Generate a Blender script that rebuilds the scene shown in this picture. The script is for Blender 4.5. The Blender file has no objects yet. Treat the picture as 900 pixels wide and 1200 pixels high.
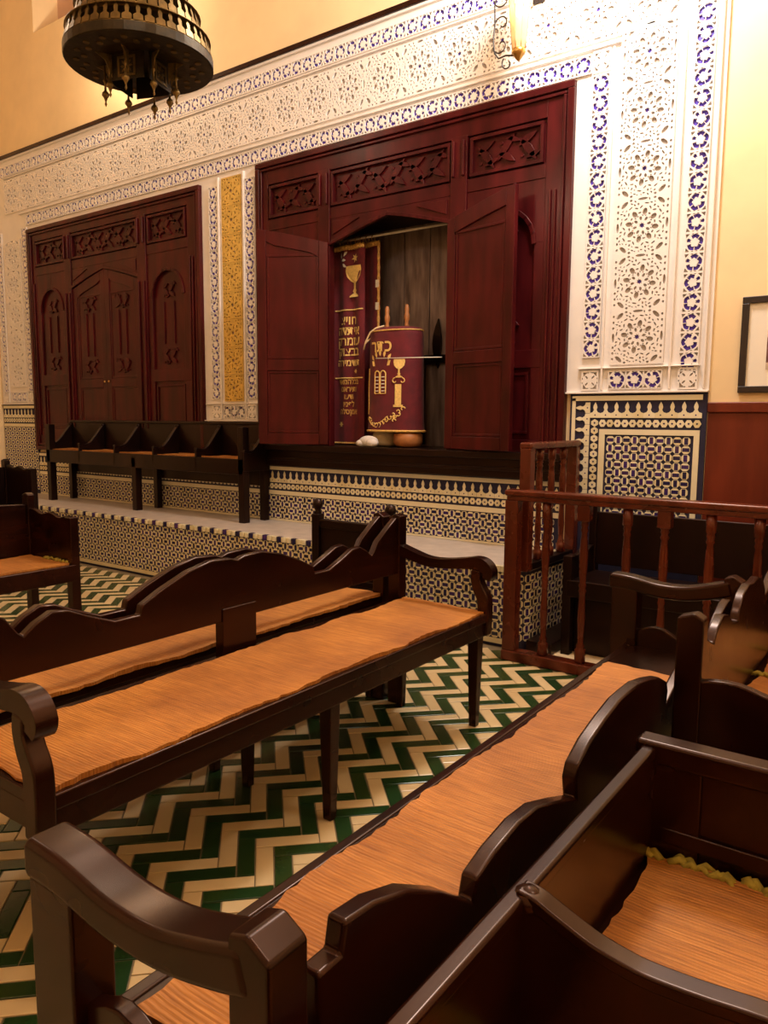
import bpy, math, random
import numpy as np
from mathutils import Vector, Matrix
from mathutils.geometry import delaunay_2d_cdt
random.seed(7)
PI = math.pi
scene = bpy.context.scene
COL = scene.collection

# ------------------------------------------------------------------ camera
FPX = 891.0
CAM = Vector((0, 0, 1.4))
YAW, PITCH, ROLL = 0.62805, 0.12058, 0.006835
def cam_axes():
    cy, sy = math.cos(YAW), math.sin(YAW); cp, sp = math.cos(PITCH), math.sin(PITCH)
    fwd = Vector((-sy*cp, cy*cp, -sp)); r = Vector((cy, sy, 0)); u = r.cross(fwd)
    cr, sr = math.cos(ROLL), math.sin(ROLL)
    return cr*r+sr*u, -sr*r+cr*u, fwd
RT, UP, FW = cam_axes()
cd = bpy.data.cameras.new('camera'); cam = bpy.data.objects.new('camera', cd); COL.objects.link(cam)
cd.sensor_fit = 'HORIZONTAL'; cd.sensor_width = 36.0; cd.lens = FPX*36.0/900.0; cd.clip_start = 0.05
M4 = Matrix.Identity(4)
for i in range(3):
    M4[i][0] = RT[i]; M4[i][1] = UP[i]; M4[i][2] = -FW[i]; M4[i][3] = CAM[i]
cam.matrix_world = M4
scene.camera = cam
def project(p):
    d = Vector(p)-CAM; c = d.dot(FW)
    if c < 0.05: return None
    return (450+FPX*d.dot(RT)/c, 600-FPX*d.dot(UP)/c, c)

# ------------------------------------------------------------------ world, exposure, lights
w = bpy.data.worlds.new('world'); scene.world = w; w.use_nodes = True
w.node_tree.nodes['Background'].inputs[0].default_value = (1.0, 0.75, 0.5, 1)
w.node_tree.nodes['Background'].inputs[1].default_value = 0.02
vs = scene.view_settings
vs.view_transform = 'Standard'; vs.look = 'None'; vs.gamma = 1.0; vs.use_curve_mapping = False
vs.exposure = 0.0
def point(name, loc, power, color, r=0.05):
    l = bpy.data.lights.new(name, 'POINT'); l.energy = power; l.color = color; l.shadow_soft_size = r
    o = bpy.data.objects.new(name, l); COL.objects.link(o); o.location = loc; return o
WARM = (1.0, 0.82, 0.62)
LAMP = (1.0, 0.93, 0.86)
point('room_fill_near', (0.6, 2.4, 4.6), 92, WARM, 0.2)  # added fill for the right side of the hall, no fixture modelled
point('room_fill_mid', (-1.2, 0.6, 4.4), 62, WARM, 0.2)  # added fill over the foreground benches, stands for no known lamp
point('room_fill_far', (-5.8, 2.2, 4.7), 32, WARM, 0.2)  # weaker added fill for the left part of the hall
point('unseen_wall_light', (-1.60, 4.02, 4.60), 330, LAMP, 0.28)  # guessed source out of view, added to brighten the upper right wall

# ------------------------------------------------------------------ materials
MATS = {}
def nodes_of(name):
    m = bpy.data.materials.new(name); m.use_nodes = True; MATS[name] = m
    return m, m.node_tree, m.node_tree.nodes['Principled BSDF']
def setp(b, **k):
    names = {'rough': 'Roughness', 'metal': 'Metallic', 'spec': 'Specular IOR Level', 'coat': 'Coat Weight',
             'coatr': 'Coat Roughness', 'sheen': 'Sheen Weight', 'trans': 'Transmission Weight'}
    for a, v in k.items(): b.inputs[names[a]].default_value = v
def tex_coord(nt, scale=(1, 1, 1), kind='Object'):
    tc = nt.nodes.new('ShaderNodeTexCoord'); mp = nt.nodes.new('ShaderNodeMapping')
    mp.inputs['Scale'].default_value = scale
    nt.links.new(tc.outputs[kind], mp.inputs['Vector']); return mp.outputs['Vector']
def noise(nt, vec, scale, detail=4, rough=.55):
    n = nt.nodes.new('ShaderNodeTexNoise'); n.inputs['Scale'].default_value = scale
    n.inputs['Detail'].default_value = detail; n.inputs['Roughness'].default_value = rough
    nt.links.new(vec, n.inputs['Vector']); return n.outputs['Fac']
def ramp(nt, fac, stops):
    r = nt.nodes.new('ShaderNodeValToRGB'); e = r.color_ramp.elements
    while len(e) < len(stops): e.new(0.5)
    for i, (p, c) in enumerate(stops):
        e[i].position = p; e[i].color = (*c, 1)
    nt.links.new(fac, r.inputs['Fac']); return r.outputs['Color']
def bump(nt, b, h, strength, dist=0.01):
    n = nt.nodes.new('ShaderNodeBump'); n.inputs['Strength'].default_value = strength
    n.inputs['Distance'].default_value = dist
    nt.links.new(h, n.inputs['Height']); nt.links.new(n.outputs['Normal'], b.inputs['Normal'])
def wood(name, dark, light, grain=(1, 1, 8), rough=.34, coat=.25, bs=.12):
    m, nt, b = nodes_of(name)
    b.inputs['Specular Tint'].default_value = (1, .66, .56, 1)
    v = tex_coord(nt, grain)
    f = noise(nt, v, 6.0, 3, .5)
    c = ramp(nt, f, [(0.30, dark), (0.72, light)])
    nt.links.new(c, b.inputs['Base Color'])
    f2 = noise(nt, tex_coord(nt, (1, 1, 1)), 7.0, 2)
    rr = nt.nodes.new('ShaderNodeMapRange'); rr.inputs['To Min'].default_value = rough-.05; rr.inputs['To Max'].default_value = rough+.06
    nt.links.new(f2, rr.inputs['Value']); nt.links.new(rr.outputs['Result'], b.inputs['Roughness'])
    setp(b, coat=coat*.3, coatr=.2)
    bump(nt, b, f, bs, .004)
    return m
def plain(name, col, rough=.5, var=.12, vscale=9, bs=.08, bscale=60, **k):
    m, nt, b = nodes_of(name)
    v = tex_coord(nt)
    f = noise(nt, v, vscale, 4)
    lo = tuple(c*(1-var) for c in col); hi = tuple(min(1, c*(1+var)) for c in col)
    nt.links.new(ramp(nt, f, [(.3, lo), (.7, hi)]), b.inputs['Base Color'])
    setp(b, rough=rough, **k)
    if bs: bump(nt, b, noise(nt, v, bscale, 4), bs, .004)
    return m
def glazed(name, cols, rough=.22, bs=.05):
    """glazed tile: colour varies from piece to piece (object random + position noise)"""
    m, nt, b = nodes_of(name)
    oi = nt.nodes.new('ShaderNodeObjectInfo')
    g = nt.nodes.new('ShaderNodeNewGeometry')
    v = nt.nodes.new('ShaderNodeTexNoise'); v.inputs['Scale'].default_value = 7.0; v.inputs['Detail'].default_value = 3
    nt.links.new(g.outputs['Position'], v.inputs['Vector'])
    mx = nt.nodes.new('ShaderNodeMath'); mx.operation = 'ADD'
    ml = nt.nodes.new('ShaderNodeMath'); ml.operation = 'MULTIPLY'; ml.inputs[1].default_value = .42
    nt.links.new(oi.outputs['Random'], ml.inputs[0]); nt.links.new(ml.outputs[0], mx.inputs[0])
    m2 = nt.nodes.new('ShaderNodeMath'); m2.operation = 'MULTIPLY'; m2.inputs[1].default_value = .58
    nt.links.new(v.outputs['Fac'], m2.inputs[0]); nt.links.new(m2.outputs[0], mx.inputs[1])
    n = len(cols)
    nt.links.new(ramp(nt, mx.outputs[0], [(.15+.7*i/(n-1), c) for i, c in enumerate(cols)]), b.inputs['Base Color'])
    setp(b, rough=rough)
    v2 = nt.nodes.new('ShaderNodeTexNoise'); v2.inputs['Scale'].default_value = 55.0
    nt.links.new(g.outputs['Position'], v2.inputs['Vector'])
    bump(nt, b, v2.outputs['Fac'], bs, .004)
    return m

wood('wood_bench', (.0050, .0012, .0006), (.022, .0048, .0021), (1.2, .25, 1.2), .25, .12, .03)
wood('wood_dark', (.003, .0011, .0009), (.010, .0034, .0024), (1, 1, .3), .34, .1, .05)
wood('wood_ark', (.026, .0020, .0030), (.076, .0062, .0078), (1.6, 1.6, .35), .30, .15, .012)
wood('wood_rail', (.052, .0075, .003), (.125, .022, .008), (1.5, 1.5, .3), .27, .5, .04)
wood('wood_wainscot', (.075, .009, .0045), (.16, .024, .010), (1.5, 1.5, .25), .36, .2, .04)
wood('wood_back', (.09, .065, .058), (.30, .23, .205), (3, 3, .5), .4, .05)
MATS['wood_ark'].node_tree.nodes['Principled BSDF'].inputs['Specular IOR Level'].default_value = .27
MATS['wood_bench'].node_tree.nodes['Principled BSDF'].inputs['Specular IOR Level'].default_value = .36
MATS['wood_dark'].node_tree.nodes['Principled BSDF'].inputs['Specular IOR Level'].default_value = .3
plain('plaster_yellow', (.86, .66, .39), .85, .07, 2.2, .12, 14)
plain('plaster_mauve', (.62, .40, .30), .85, .06, 2.0, .1, 14)
plain('plaster_ceiling', (.75, .55, .36), .9, .05, 2.0, .05, 14)
plain('stucco_white', (.84, .79, .76), .62, .04, 6, .12, 70)
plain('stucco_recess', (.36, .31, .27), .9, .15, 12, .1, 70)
plain('stucco_recess_blue', (.055, .022, .33), .5, .25, 25, .1, 70)
plain('stucco_gold', (.66, .42, .09), .55, .2, 14, .12, 70)
plain('stucco_recess_plum', (.20, .12, .20), .7, .35, 18, .1, 70)
glazed('tile_cream', [(.68, .57, .30), (.80, .73, .52), (.86, .80, .60)], .25)
glazed('tile_navy', [(.012, .010, .045), (.018, .014, .075), (.05, .02, .16), (.05, .02, .05)], .2)
glazed('floor_cream', [(.56, .40, .20), (.66, .51, .29), (.72, .57, .33)], .28, .08)
glazed('floor_green', [(.010, .030, .009), (.014, .044, .012), (.040, .062, .014)], .24, .08)
plain('grout_dark', (.016, .013, .045), .8, .2, 20)
plain('grout_floor', (.20, .15, .085), .85, .2, 20)
plain('platform_top', (.50, .43, .38), .45, .12, 10, .1, 40)
plain('velvet_maroon', (.115, .003, .009), .8, .25, 12, .2, 160, sheen=.12)
plain('gold_thread', (.86, .60, .20), .42, .15, 60, .3, 200, metal=.1)
plain('silver_thread', (.82, .78, .68), .45, .1, 60, .2, 200)
plain('gold_trim', (.70, .42, .11), .55, .3, 60, .4, 200)
plain('brass_aged', (.16, .105, .035), .40, .35, 26, .25, 40, metal=.75)
plain('brass_dark', (.030, .022, .012), .38, .4, 26, .25, 40, metal=.6)
plain('brass_bright', (.62, .36, .10), .28, .2, 26, .1, 40, metal=.9)
plain('iron_black', (.018, .012, .010), .45, .2, 30)
plain('frame_black', (.016, .008, .007), .35, .2, 30)
plain('paper_cream', (.86, .80, .70), .7, .02, 5, 0)
plain('print_pink', (.50, .30, .27), .6, .25, 30, 0)
plain('print_brown', (.16, .06, .05), .6, .3, 30, 0)
plain('print_sand', (.55, .44, .32), .6, .2, 30, 0)
plain('cord_white', (.75, .70, .62), .6, .05, 30, 0)
plain('parchment', (.70, .52, .30), .6, .15, 20)
plain('roller_wood', (.42, .16, .05), .4, .2, 20)
plain('cloth_white', (.66, .60, .56), .8, .08, 20)
plain('fringe_green', (.36, .28, .035), .8, .3, 60, .3, 120)

def straw():
    m, nt, b = nodes_of('straw_mat')
    v = tex_coord(nt)
    big = noise(nt, v, 3.2, 4)
    st = noise(nt, tex_coord(nt, (9, 240, 1)), 1.0, 3, .7)
    c1 = ramp(nt, st, [(.28, (.30, .105, .014)), (.55, (.53, .208, .034)), (.80, (.70, .33, .08))])
    c2 = ramp(nt, big, [(.30, (.62, .54, .48)), (.62, (1, 1, 1))])
    mx = nt.nodes.new('ShaderNodeMix'); mx.data_type = 'RGBA'; mx.blend_type = 'MULTIPLY'; mx.inputs['Factor'].default_value = 1
    nt.links.new(c1, mx.inputs[6]); nt.links.new(c2, mx.inputs[7]); nt.links.new(mx.outputs[2], b.inputs['Base Color'])
    setp(b, rough=.62)
    w2 = nt.nodes.new('ShaderNodeTexWave'); w2.wave_type = 'BANDS'; w2.bands_direction = 'Y'; w2.inputs['Scale'].default_value = 34; w2.inputs['Distortion'].default_value = 1.2
    nt.links.new(v, w2.inputs['Vector'])
    ad = nt.nodes.new('ShaderNodeMath'); ad.operation = 'ADD'; nt.links.new(w2.outputs['Fac'], ad.inputs[0]); nt.links.new(st, ad.inputs[1])
    bump(nt, b, ad.outputs[0], .45, .004)
straw()
def lamp_glass():
    m, nt, b = nodes_of('lamp_glass')
    b.inputs['Base Color'].default_value = (.72, .44, .22, 1); setp(b, rough=.2)
    tr = nt.nodes.new('ShaderNodeBsdfTransparent'); tr.inputs[0].default_value = (1, .85, .62, 1)
    em = nt.nodes.new('ShaderNodeEmission'); em.inputs[0].default_value = (1, .62, .28, 1); em.inputs[1].default_value = .22
    a = nt.nodes.new('ShaderNodeAddShader'); mix = nt.nodes.new('ShaderNodeMixShader'); mix.inputs[0].default_value = .72
    out = nt.nodes['Material Output']
    nt.links.new(b.outputs[0], a.inputs[0]); nt.links.new(em.outputs[0], a.inputs[1])
    nt.links.new(tr.outputs[0], mix.inputs[1]); nt.links.new(a.outputs[0], mix.inputs[2]); nt.links.new(mix.outputs[0], out.inputs[0])
lamp_glass()
def bulb_mat():
    m, nt, b = nodes_of('bulb_glow')
    b.inputs['Base Color'].default_value = (1, .9, .8, 1)
    b.inputs['Emission Color'].default_value = (1, .85, .62, 1); b.inputs['Emission Strength'].default_value = 25
bulb_mat()

# ------------------------------------------------------------------ mesh helpers
class MB:
    """collects shapes into one mesh; each shape takes a material name"""
    def __init__(s): s.v = []; s.f = []; s.m = []; s.mats = []
    def mi(s, mat):
        if mat not in s.mats: s.mats.append(mat)
        return s.mats.index(mat)
    def add(s, vs_, fs, mat):
        o = len(s.v); k = s.mi(mat)
        s.v.extend([tuple(p) for p in vs_])
        for f in fs: s.f.append([i+o for i in f]); s.m.append(k)
        return s
    def box(s, x0, x1, y0, y1, z0, z1, mat):
        v = [(x, y, z) for z in (z0, z1) for y in (y0, y1) for x in (x0, x1)]
        return s.add(v, [(0, 2, 3, 1), (4, 5, 7, 6), (0, 1, 5, 4), (2, 6, 7, 3), (0, 4, 6, 2), (1, 3, 7, 5)], mat)
    def prism(s, poly, axis, a0, a1, mat):
        """poly: 2-D outline; axis 'x': (y,z), 'y': (x,z), 'z': (x,y); extruded a0..a1"""
        ar = sum(poly[i][0]*poly[(i+1) % len(poly)][1]-poly[(i+1) % len(poly)][0]*poly[i][1] for i in range(len(poly)))
        if ar < 0: poly = poly[::-1]
        def P(p, a):
            return {'x': (a, p[0], p[1]), 'y': (p[0], a, p[1]), 'z': (p[0], p[1], a)}[axis]
        n = len(poly); v = [P(p, a0) for p in poly]+[P(p, a1) for p in poly]
        lo, hi = list(range(n)), list(range(n, 2*n))
        fs = [lo[::-1], hi]+[(i, (i+1) % n, n+(i+1) % n, n+i) for i in range(n)]
        if axis == 'y': fs = [f[::-1] for f in fs]
        return s.add(v, fs, mat)
    def lathe(s, prof, cx, cy, mat, n=20, z0=0):
        v = []; fs = []
        for r, z in prof:
            for k in range(n):
                a = 2*PI*k/n; v.append((cx+r*math.cos(a), cy+r*math.sin(a), z0+z))
        m = len(prof)
        for j in range(m-1):
            for k in range(n):
                k2 = (k+1) % n; fs.append((j*n+k, j*n+k2, (j+1)*n+k2, (j+1)*n+k))
        if prof[0][0] > 1e-4: fs.append(tuple(range(n))[::-1])
        if prof[-1][0] > 1e-4: fs.append(tuple((m-1)*n+k for k in range(n)))
        return s.add(v, fs, mat)
    def tube(s, pts, r, mat, n=8, closed=False):
        pts = [Vector(p) for p in pts]; m = len(pts); v = []; fs = []; ref = None
        rr = r if isinstance(r, (list, tuple)) else [r]*m
        for i, p in enumerate(pts):
            a = pts[i-1] if (i > 0 or closed) else p; b = pts[(i+1) % m] if (i < m-1 or closed) else p
            t = (b-a).normalized()
            if ref is None: ref = t.orthogonal().normalized()
            ref = (ref-t*ref.dot(t)).normalized(); bi = t.cross(ref)
            for k in range(n):
                an = 2*PI*k/n; v.append(p+(ref*math.cos(an)+bi*math.sin(an))*rr[i])
        for i in range(m if closed else m-1):
            j = (i+1) % m
            for k in range(n):
                k2 = (k+1) % n; fs.append((i*n+k, i*n+k2, j*n+k2, j*n+k))
        if not closed: fs += [tuple(range(n))[::-1], tuple((m-1)*n+k for k in range(n))]
        return s.add(v, fs, mat)
    def sphere(s, c, r, mat, n=12, m=8, sc=(1, 1, 1)):
        prof = [(r*math.sin(PI*j/m), -r*math.cos(PI*j/m)) for j in range(m+1)]
        v = []; fs = []
        for q, z in prof:
            for k in range(n):
                a = 2*PI*k/n; v.append((c[0]+q*math.cos(a)*sc[0], c[1]+q*math.sin(a)*sc[1], c[2]+z*sc[2]))
        for j in range(m):
            for k in range(n):
                k2 = (k+1) % n; fs.append((j*n+k, j*n+k2, (j+1)*n+k2, (j+1)*n+k))
        return s.add(v, fs, mat)
    def mesh(s, name):
        me = bpy.data.meshes.new(name); me.from_pydata(s.v, [], s.f)
        for n in s.mats: me.materials.append(MATS[n])
        me.polygons.foreach_set('material_index', s.m)
        me.validate(); me.update(); return me
    def build(s, name, parent=None, bevel=0, smooth=False, seg=2):
        me = s.mesh(name)
        return place(name, me, parent, bevel, smooth, seg)
def place(name, me, parent=None, bevel=0, smooth=False, seg=2, mat=None):
    o = bpy.data.objects.new(name, me); COL.objects.link(o)
    if parent is not None: o.parent = parent
    if mat is not None: o.matrix_local = mat
    if smooth:
        for p in me.polygons: p.use_smooth = True
    if bevel:
        b = o.modifiers.new('bevel', 'BEVEL'); b.width = bevel; b.segments = seg; b.limit_method = 'ANGLE'; b.angle_limit = math.radians(38)
        b.harden_normals = True
        for p in me.polygons: p.use_smooth = True
    return o
def tag(o, label, cat, group=None):
    o['label'] = label; o['category'] = cat
    if group: o['group'] = group
    return o
def empty(name, loc, rz=0, label=None, cat=None, group=None):
    o = bpy.data.objects.new(name, None); COL.objects.link(o); o.location = loc; o.rotation_euler = (0, 0, rz)
    o.empty_display_size = .1
    if label: tag(o, label, cat, group)
    return o
def struct(o, label=None):
    o['kind'] = 'structure'
    if label: o['label'] = label
    return o
def copy_tree(o, parent=None):
    c = o.copy(); COL.objects.link(c)
    if parent is not None: c.parent = parent
    for ch in [x for x in bpy.data.objects if x.parent == o]:
        copy_tree(ch, c)
    return c

# ------------------------------------------------------------------ perforated slabs (carved stucco)
def ell(cx, cy, a, b, ang=0, n=8):
    ca, sa = math.cos(ang), math.sin(ang)
    return [(cx+a*math.cos(2*PI*k/n)*ca-b*math.sin(2*PI*k/n)*sa, cy+a*math.cos(2*PI*k/n)*sa+b*math.sin(2*PI*k/n)*ca) for k in range(n)]
def star(cx, cy, ro, ri, n, ang=0):
    return [(cx+(ro if k % 2 == 0 else ri)*math.cos(ang+PI*k/n), cy+(ro if k % 2 == 0 else ri)*math.sin(ang+PI*k/n)) for k in range(2*n)]
def slab_with_holes(name, w_, h_, holes, face_mat, thick=.025, depth=.012):
    """slab in x,z centred on 0, front at y=0, back at y=thick; holes: [(outline, material)]"""
    R = [(-w_/2, -h_/2), (w_/2, -h_/2), (w_/2, h_/2), (-w_/2, h_/2)]
    verts = [Vector(p) for p in R]; faces = [[0, 1, 2, 3]]
    for poly, _ in holes:
        ar = sum(poly[i][0]*poly[(i+1) % len(poly)][1]-poly[(i+1) % len(poly)][0]*poly[i][1] for i in range(len(poly)))
        if ar < 0: poly.reverse()
        o = len(verts); verts += [Vector(p) for p in poly]; faces.append(list(range(o, o+len(poly))))
    ov, oe, of, a, b, c = delaunay_2d_cdt(verts, [], faces, 1, 1e-6, True)
    mb = MB()
    fr = [f for f, src in zip(of, c) if not any(k > 0 for k in src)]
    mb.add([(p.x, 0, p.y) for p in ov], fr, face_mat)
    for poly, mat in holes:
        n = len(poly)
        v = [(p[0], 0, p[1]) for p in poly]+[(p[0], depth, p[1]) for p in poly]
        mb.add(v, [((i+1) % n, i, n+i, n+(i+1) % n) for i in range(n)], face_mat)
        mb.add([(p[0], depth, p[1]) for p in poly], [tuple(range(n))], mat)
    # rim
    v = [(p[0], 0, p[1]) for p in R]+[(p[0], thick, p[1]) for p in R]
    mb.add(v, [(i, 4+i, 4+(i+1) % 4, (i+1) % 4) for i in range(4)], face_mat)
    return mb.mesh(name)
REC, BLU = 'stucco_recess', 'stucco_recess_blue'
def star_tile_mesh(pitch, across, vertical):
    """one repeat of the star band: pitch along the band"""
    H = []
    W, Hh = (pitch, across)
    H.append((star(0, 0, .021, .011, 8, .2), BLU))
    for k in range(8):
        a = 2*PI*k/8+.2
        H.append((ell(.044*math.cos(a), .044*math.sin(a), .013, .0085, a), REC))
        a2 = a+PI/8
        H.append((ell(.082*math.cos(a2), .082*math.sin(a2), .0215, .0150, a2, 10), REC))
        H.append((ell(.078*math.cos(a), .078*math.sin(a), .0100, .0058, a+PI/2, 6), REC))
        for s in (-1, 1):
            a3 = a+s*.135
            H.append((ell(.111*math.cos(a3), .111*math.sin(a3), .0125, .0052, a3+s*.9, 6), REC))
            a4 = a2+s*.16
            H.append((ell(.060*math.cos(a4), .060*math.sin(a4), .0070, .0036, a4+s*.6, 6), REC))
        H.append((ell(.131*math.cos(a2), .131*math.sin(a2), .0150, .0052, a2+PI/2, 6), REC))
        H.append((ell(.132*math.cos(a), .132*math.sin(a), .0085, .0062, a, 6), REC))
    ex, ey = W/2, Hh/2
    for sx in (-1, 1):
        for sy in (-1, 1):
            H.append((ell(sx*(ex-.034), sy*(ey-.056), .027, .0125, sx*sy*(-.85)+0, 10), REC))
            H.append((ell(sx*(ex-.036), sy*(ey-.017), .0085, .0075, 0, 6), REC))
            H.append((ell(sx*(ex-.072), sy*(ey-.017), .0095, .0070, 0, 6), REC))
            H.append((ell(sx*(ex-.108), sy*(ey-.017), .0085, .0075, 0, 6), REC))
            H.append((ell(sx*(ex-.012), sy*(ey-.095), .0075, .0095, 0, 6), REC))
        H.append((ell(ex-.0095, 0, .0085, .031, 0, 10), REC)) if sx > 0 else None
    for sy in (-1, 1):
        H.append((ell(0, sy*(ey-.017), .030, .0085, 0, 10), REC))
    cen = []
    for p, _ in H:
        cx_ = sum(q[0] for q in p)/len(p); cy_ = sum(q[1] for q in p)/len(p)
        cen.append((cx_, cy_, max(math.hypot(q[0]-cx_, q[1]-cy_) for q in p)))
    rf = random.Random(4)
    for t in range(2600):
        x_, y_ = rf.uniform(-ex+.011, ex-.011), rf.uniform(-ey+.030, ey-.030)
        r_ = .0085 if t < 900 else .0062
        if all(math.hypot(x_-a_, y_-b_) > r_+c_+.0026 for a_, b_, c_ in cen):
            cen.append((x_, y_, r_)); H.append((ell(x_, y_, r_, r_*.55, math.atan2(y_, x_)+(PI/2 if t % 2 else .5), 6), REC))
    if vertical: H = [([(-y, x) for x, y in p], m) for p, m in H]; W, Hh = Hh, W
    return slab_with_holes('stucco_star_tile', W, Hh, H, 'stucco_white')
def flower_tile_mesh(W, Hh, rot, lobes=5, blue=BLU):
    H = []
    R = .0500
    for k in range(lobes):
        a0 = rot+2*PI*k/lobes; span = 2*PI/lobes*.93
        if (k+int(rot*10)) % lobes == 1: span *= .45
        out = []; n = 5
        for i in range(n):
            t = a0-span/2+span*i/(n-1); rr = R*(1-.10*abs(i-(n-1)/2)/((n-1)/2))
            out.append((rr*math.cos(t), rr*math.sin(t)))
        inn = []
        for i in range(n):
            t = a0+span/2-span*i/(n-1); rr = .0285-.0075*abs(i-(n-1)/2)/((n-1)/2)
            inn.append((rr*math.cos(t), rr*math.sin(t)))
        H.append((out+inn, blue))
    ex, ey = W/2-.004, Hh/2-.006
    for sx in (-1, 1):
        for sy in (-1, 1):
            H.append(([(sx*ex, sy*ey), (sx*(ex-.026), sy*ey), (sx*(ex-.004), sy*(ey-.024))], REC))
            H.append((ell(sx*.012, sy*(ey-.002), .008, .003, 0, 6), REC))
    return slab_with_holes('stucco_flower_tile', W, Hh, H, 'stucco_white')
def square_tile_mesh(W, Hh):
    H = []
    for sx in (-1, 1):
        for sy in (-1, 1):
            H.append(([(sx*(W/2-.012), sy*(Hh/2-.012)), (sx*(W/2-.042), sy*(Hh/2-.012)), (sx*(W/2-.012), sy*(Hh/2-.042))], REC))
            H.append((ell(sx*.022, sy*.022, .014, .006, sx*sy*.78, 6), REC))
        H.append((ell(sx*.014, sx*0+.05*1, .007, .004, 0, 6), REC)); H.append((ell(sx*.014, -.05, .007, .004, 0, 6), REC))
        H.append((ell(.05, sx*.014, .004, .007, 0, 6), REC)); H.append((ell(-.05, sx*.014, .004, .007, 0, 6), REC))
    return slab_with_holes('stucco_square_tile', W, Hh, H, 'stucco_white')
def gold_tile_mesh(W, Hh, flip):
    H = []; P = 'stucco_recess_plum'
    rnd = random.Random(3 if flip else 5)
    H.append((star(0, 0, .022, .011, 6, .3), P))
    for k in range(6):
        a = 2*PI*k/6+.3
        H.append((ell(.046*math.cos(a), .046*math.sin(a), .016, .0065, a+.5), P))
        H.append((ell(.075*math.cos(a+.5), .075*math.sin(a+.5), .014, .007, a+1.6), P))
        H.append((ell(.068*math.cos(a), .068*math.sin(a), .006, .005, a, 6), P))
    for sx in (-1, 1):
        for sy in (-1, 1):
            for dx, dy, an in ((.018, .02, .7), (.045, .016, .1), (.016, .05, 1.5), (.05, .042, 2.2), (.078, .018, .3), (.02, .082, 1.2)):
                if abs(W/2-dx) < .085 and abs(Hh/2-dy) < .085 and False: continue
                if math.hypot(W/2-dx, Hh/2-dy) > .098:
                    H.append((ell(sx*(W/2-dx), sy*(Hh/2-dy), .012, .0052, sx*sy*an+(.5 if flip else 0)), P))
    return slab_with_holes('stucco_gold_tile', W, Hh, H, 'stucco_gold')

# ------------------------------------------------------------------ deferred small pieces (tiles), split into singles and one joined remainder
SCATTER = []     # (part name, parent, [(mesh, matrix)], radius, limit, must-see)
def scatter(name, parent, items, size, limit=300): SCATTER.append((name, parent, items, size, limit))
def finish_scatter():
    bpy.context.view_layer.update()
    dg = bpy.context.evaluated_depsgraph_get()
    jobs = []
    for name, parent, items, size, limit in SCATTER:
        inv = parent.matrix_world.inverted()
        sc = []
        for i, (me, M) in enumerate(items):
            c = M.translation; p = project(c); s = 0
            if p and -5 < p[0] < 905 and -5 < p[1] < 1205:
                nrm = M.to_3x3() @ Vector((0, -1, 0)) if name not in ('floor_tile',) else Vector((0, 0, 1))
                d = (c+nrm*.004)-CAM; L = d.length
                hit = scene.ray_cast(dg, CAM, d/L, distance=L-.012)
                vis = not hit[0]
                if vis: s = size/p[2]*max(.05, -d.normalized().dot(nrm))**.5
            sc.append((s, i))
        sc.sort(reverse=True)
        jobs.append((name, parent, items, {i for s, i in sc[:limit] if s > 0}, inv))
    for name, parent, items, singles, inv in jobs:
        rest = {}
        for i, (me, M) in enumerate(items):
            if i in singles: place(name, me, parent, mat=inv @ M)
            else: rest.setdefault(me.name, (me, []))[1].append(inv @ M)
        if not rest: continue
        V = []; F = []; MI = []; mats = []; off = 0
        for me, Ms in rest.values():
            co = np.empty(len(me.vertices)*3, dtype=np.float64); me.vertices.foreach_get('co', co); co = co.reshape(-1, 3)
            polys = [list(p.vertices) for p in me.polygons]; pm = [p.material_index for p in me.polygons]
            remap = []
            for m in me.materials:
                if m not in mats: mats.append(m)
                remap.append(mats.index(m))
            for M in Ms:
                A = np.array(M); V.append(co @ A[:3, :3].T+A[:3, 3])
                F.extend([[k+off for k in p] for p in polys]); MI.extend(remap[k] for k in pm); off += len(co)
        V = np.concatenate(V)
        nm = bpy.data.meshes.new(name+'_field'); nm.from_pydata(V.tolist(), [], F)
        for m in mats: nm.materials.append(m)
        nm.polygons.foreach_set('material_index', MI); nm.update()
        o = place(name+'_field', nm, parent); o['kind'] = 'stuff'
T = Matrix.Translation
def RZ(a): return Matrix.Rotation(a, 4, 'Z')

# ------------------------------------------------------------------ the room
WY = 4.87          # face of the back wall slab
XL, XR, YF, ZC = -9.30, 2.6, -2.6, 6.6
mb = MB()
def grid_wall(mb, xs, zs, holes, y0, y1, mat):
    for i in range(len(xs)-1):
        for j in range(len(zs)-1):
            cx, cz = (xs[i]+xs[i+1])/2, (zs[j]+zs[j+1])/2
            if any(a < cx < b and c < cz < d for a, b, c, d in holes): continue
            mb.box(xs[i], xs[i+1], y0, y1, zs[j], zs[j+1], mat)
CUPB = (-8.53, -5.60, 1.03, 3.505); ARK = (-4.88, -2.03, 1.00, 3.545); NICHE = (-8.28, -4.6, 5.54, 6.35)
grid_wall(mb, [XL-.2, -8.53, -8.28, -5.60, -4.88, -4.6, -2.03, XR+.2], [0, 1.00, 1.03, 3.505, 3.545, 5.54, 6.35, ZC],
          [CUPB, ARK, NICHE], WY, WY+.75, 'plaster_yellow')
wall_back = struct(mb.build('wall_back'), 'yellow plaster back wall with white carved stucco and mosaic tile')
mb = MB(); mb.box(NICHE[0], NICHE[1], WY+.30, WY+.34, NICHE[2], NICHE[3], 'plaster_mauve'); mb.build('niche_back', wall_back)
struct(MB().box(XL-.2, XL, YF, WY+.75, 0, ZC, 'plaster_yellow').build('wall_left'), 'yellow plaster side wall')
struct(MB().box(XR, XR+.2, YF, WY, 0, ZC, 'plaster_yellow').build('wall_right'), 'yellow plaster side wall')
struct(MB().box(XL-.2, XR+.2, YF-.2, YF, 0, ZC, 'plaster_yellow').build('wall_front'), 'yellow plaster wall')
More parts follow.
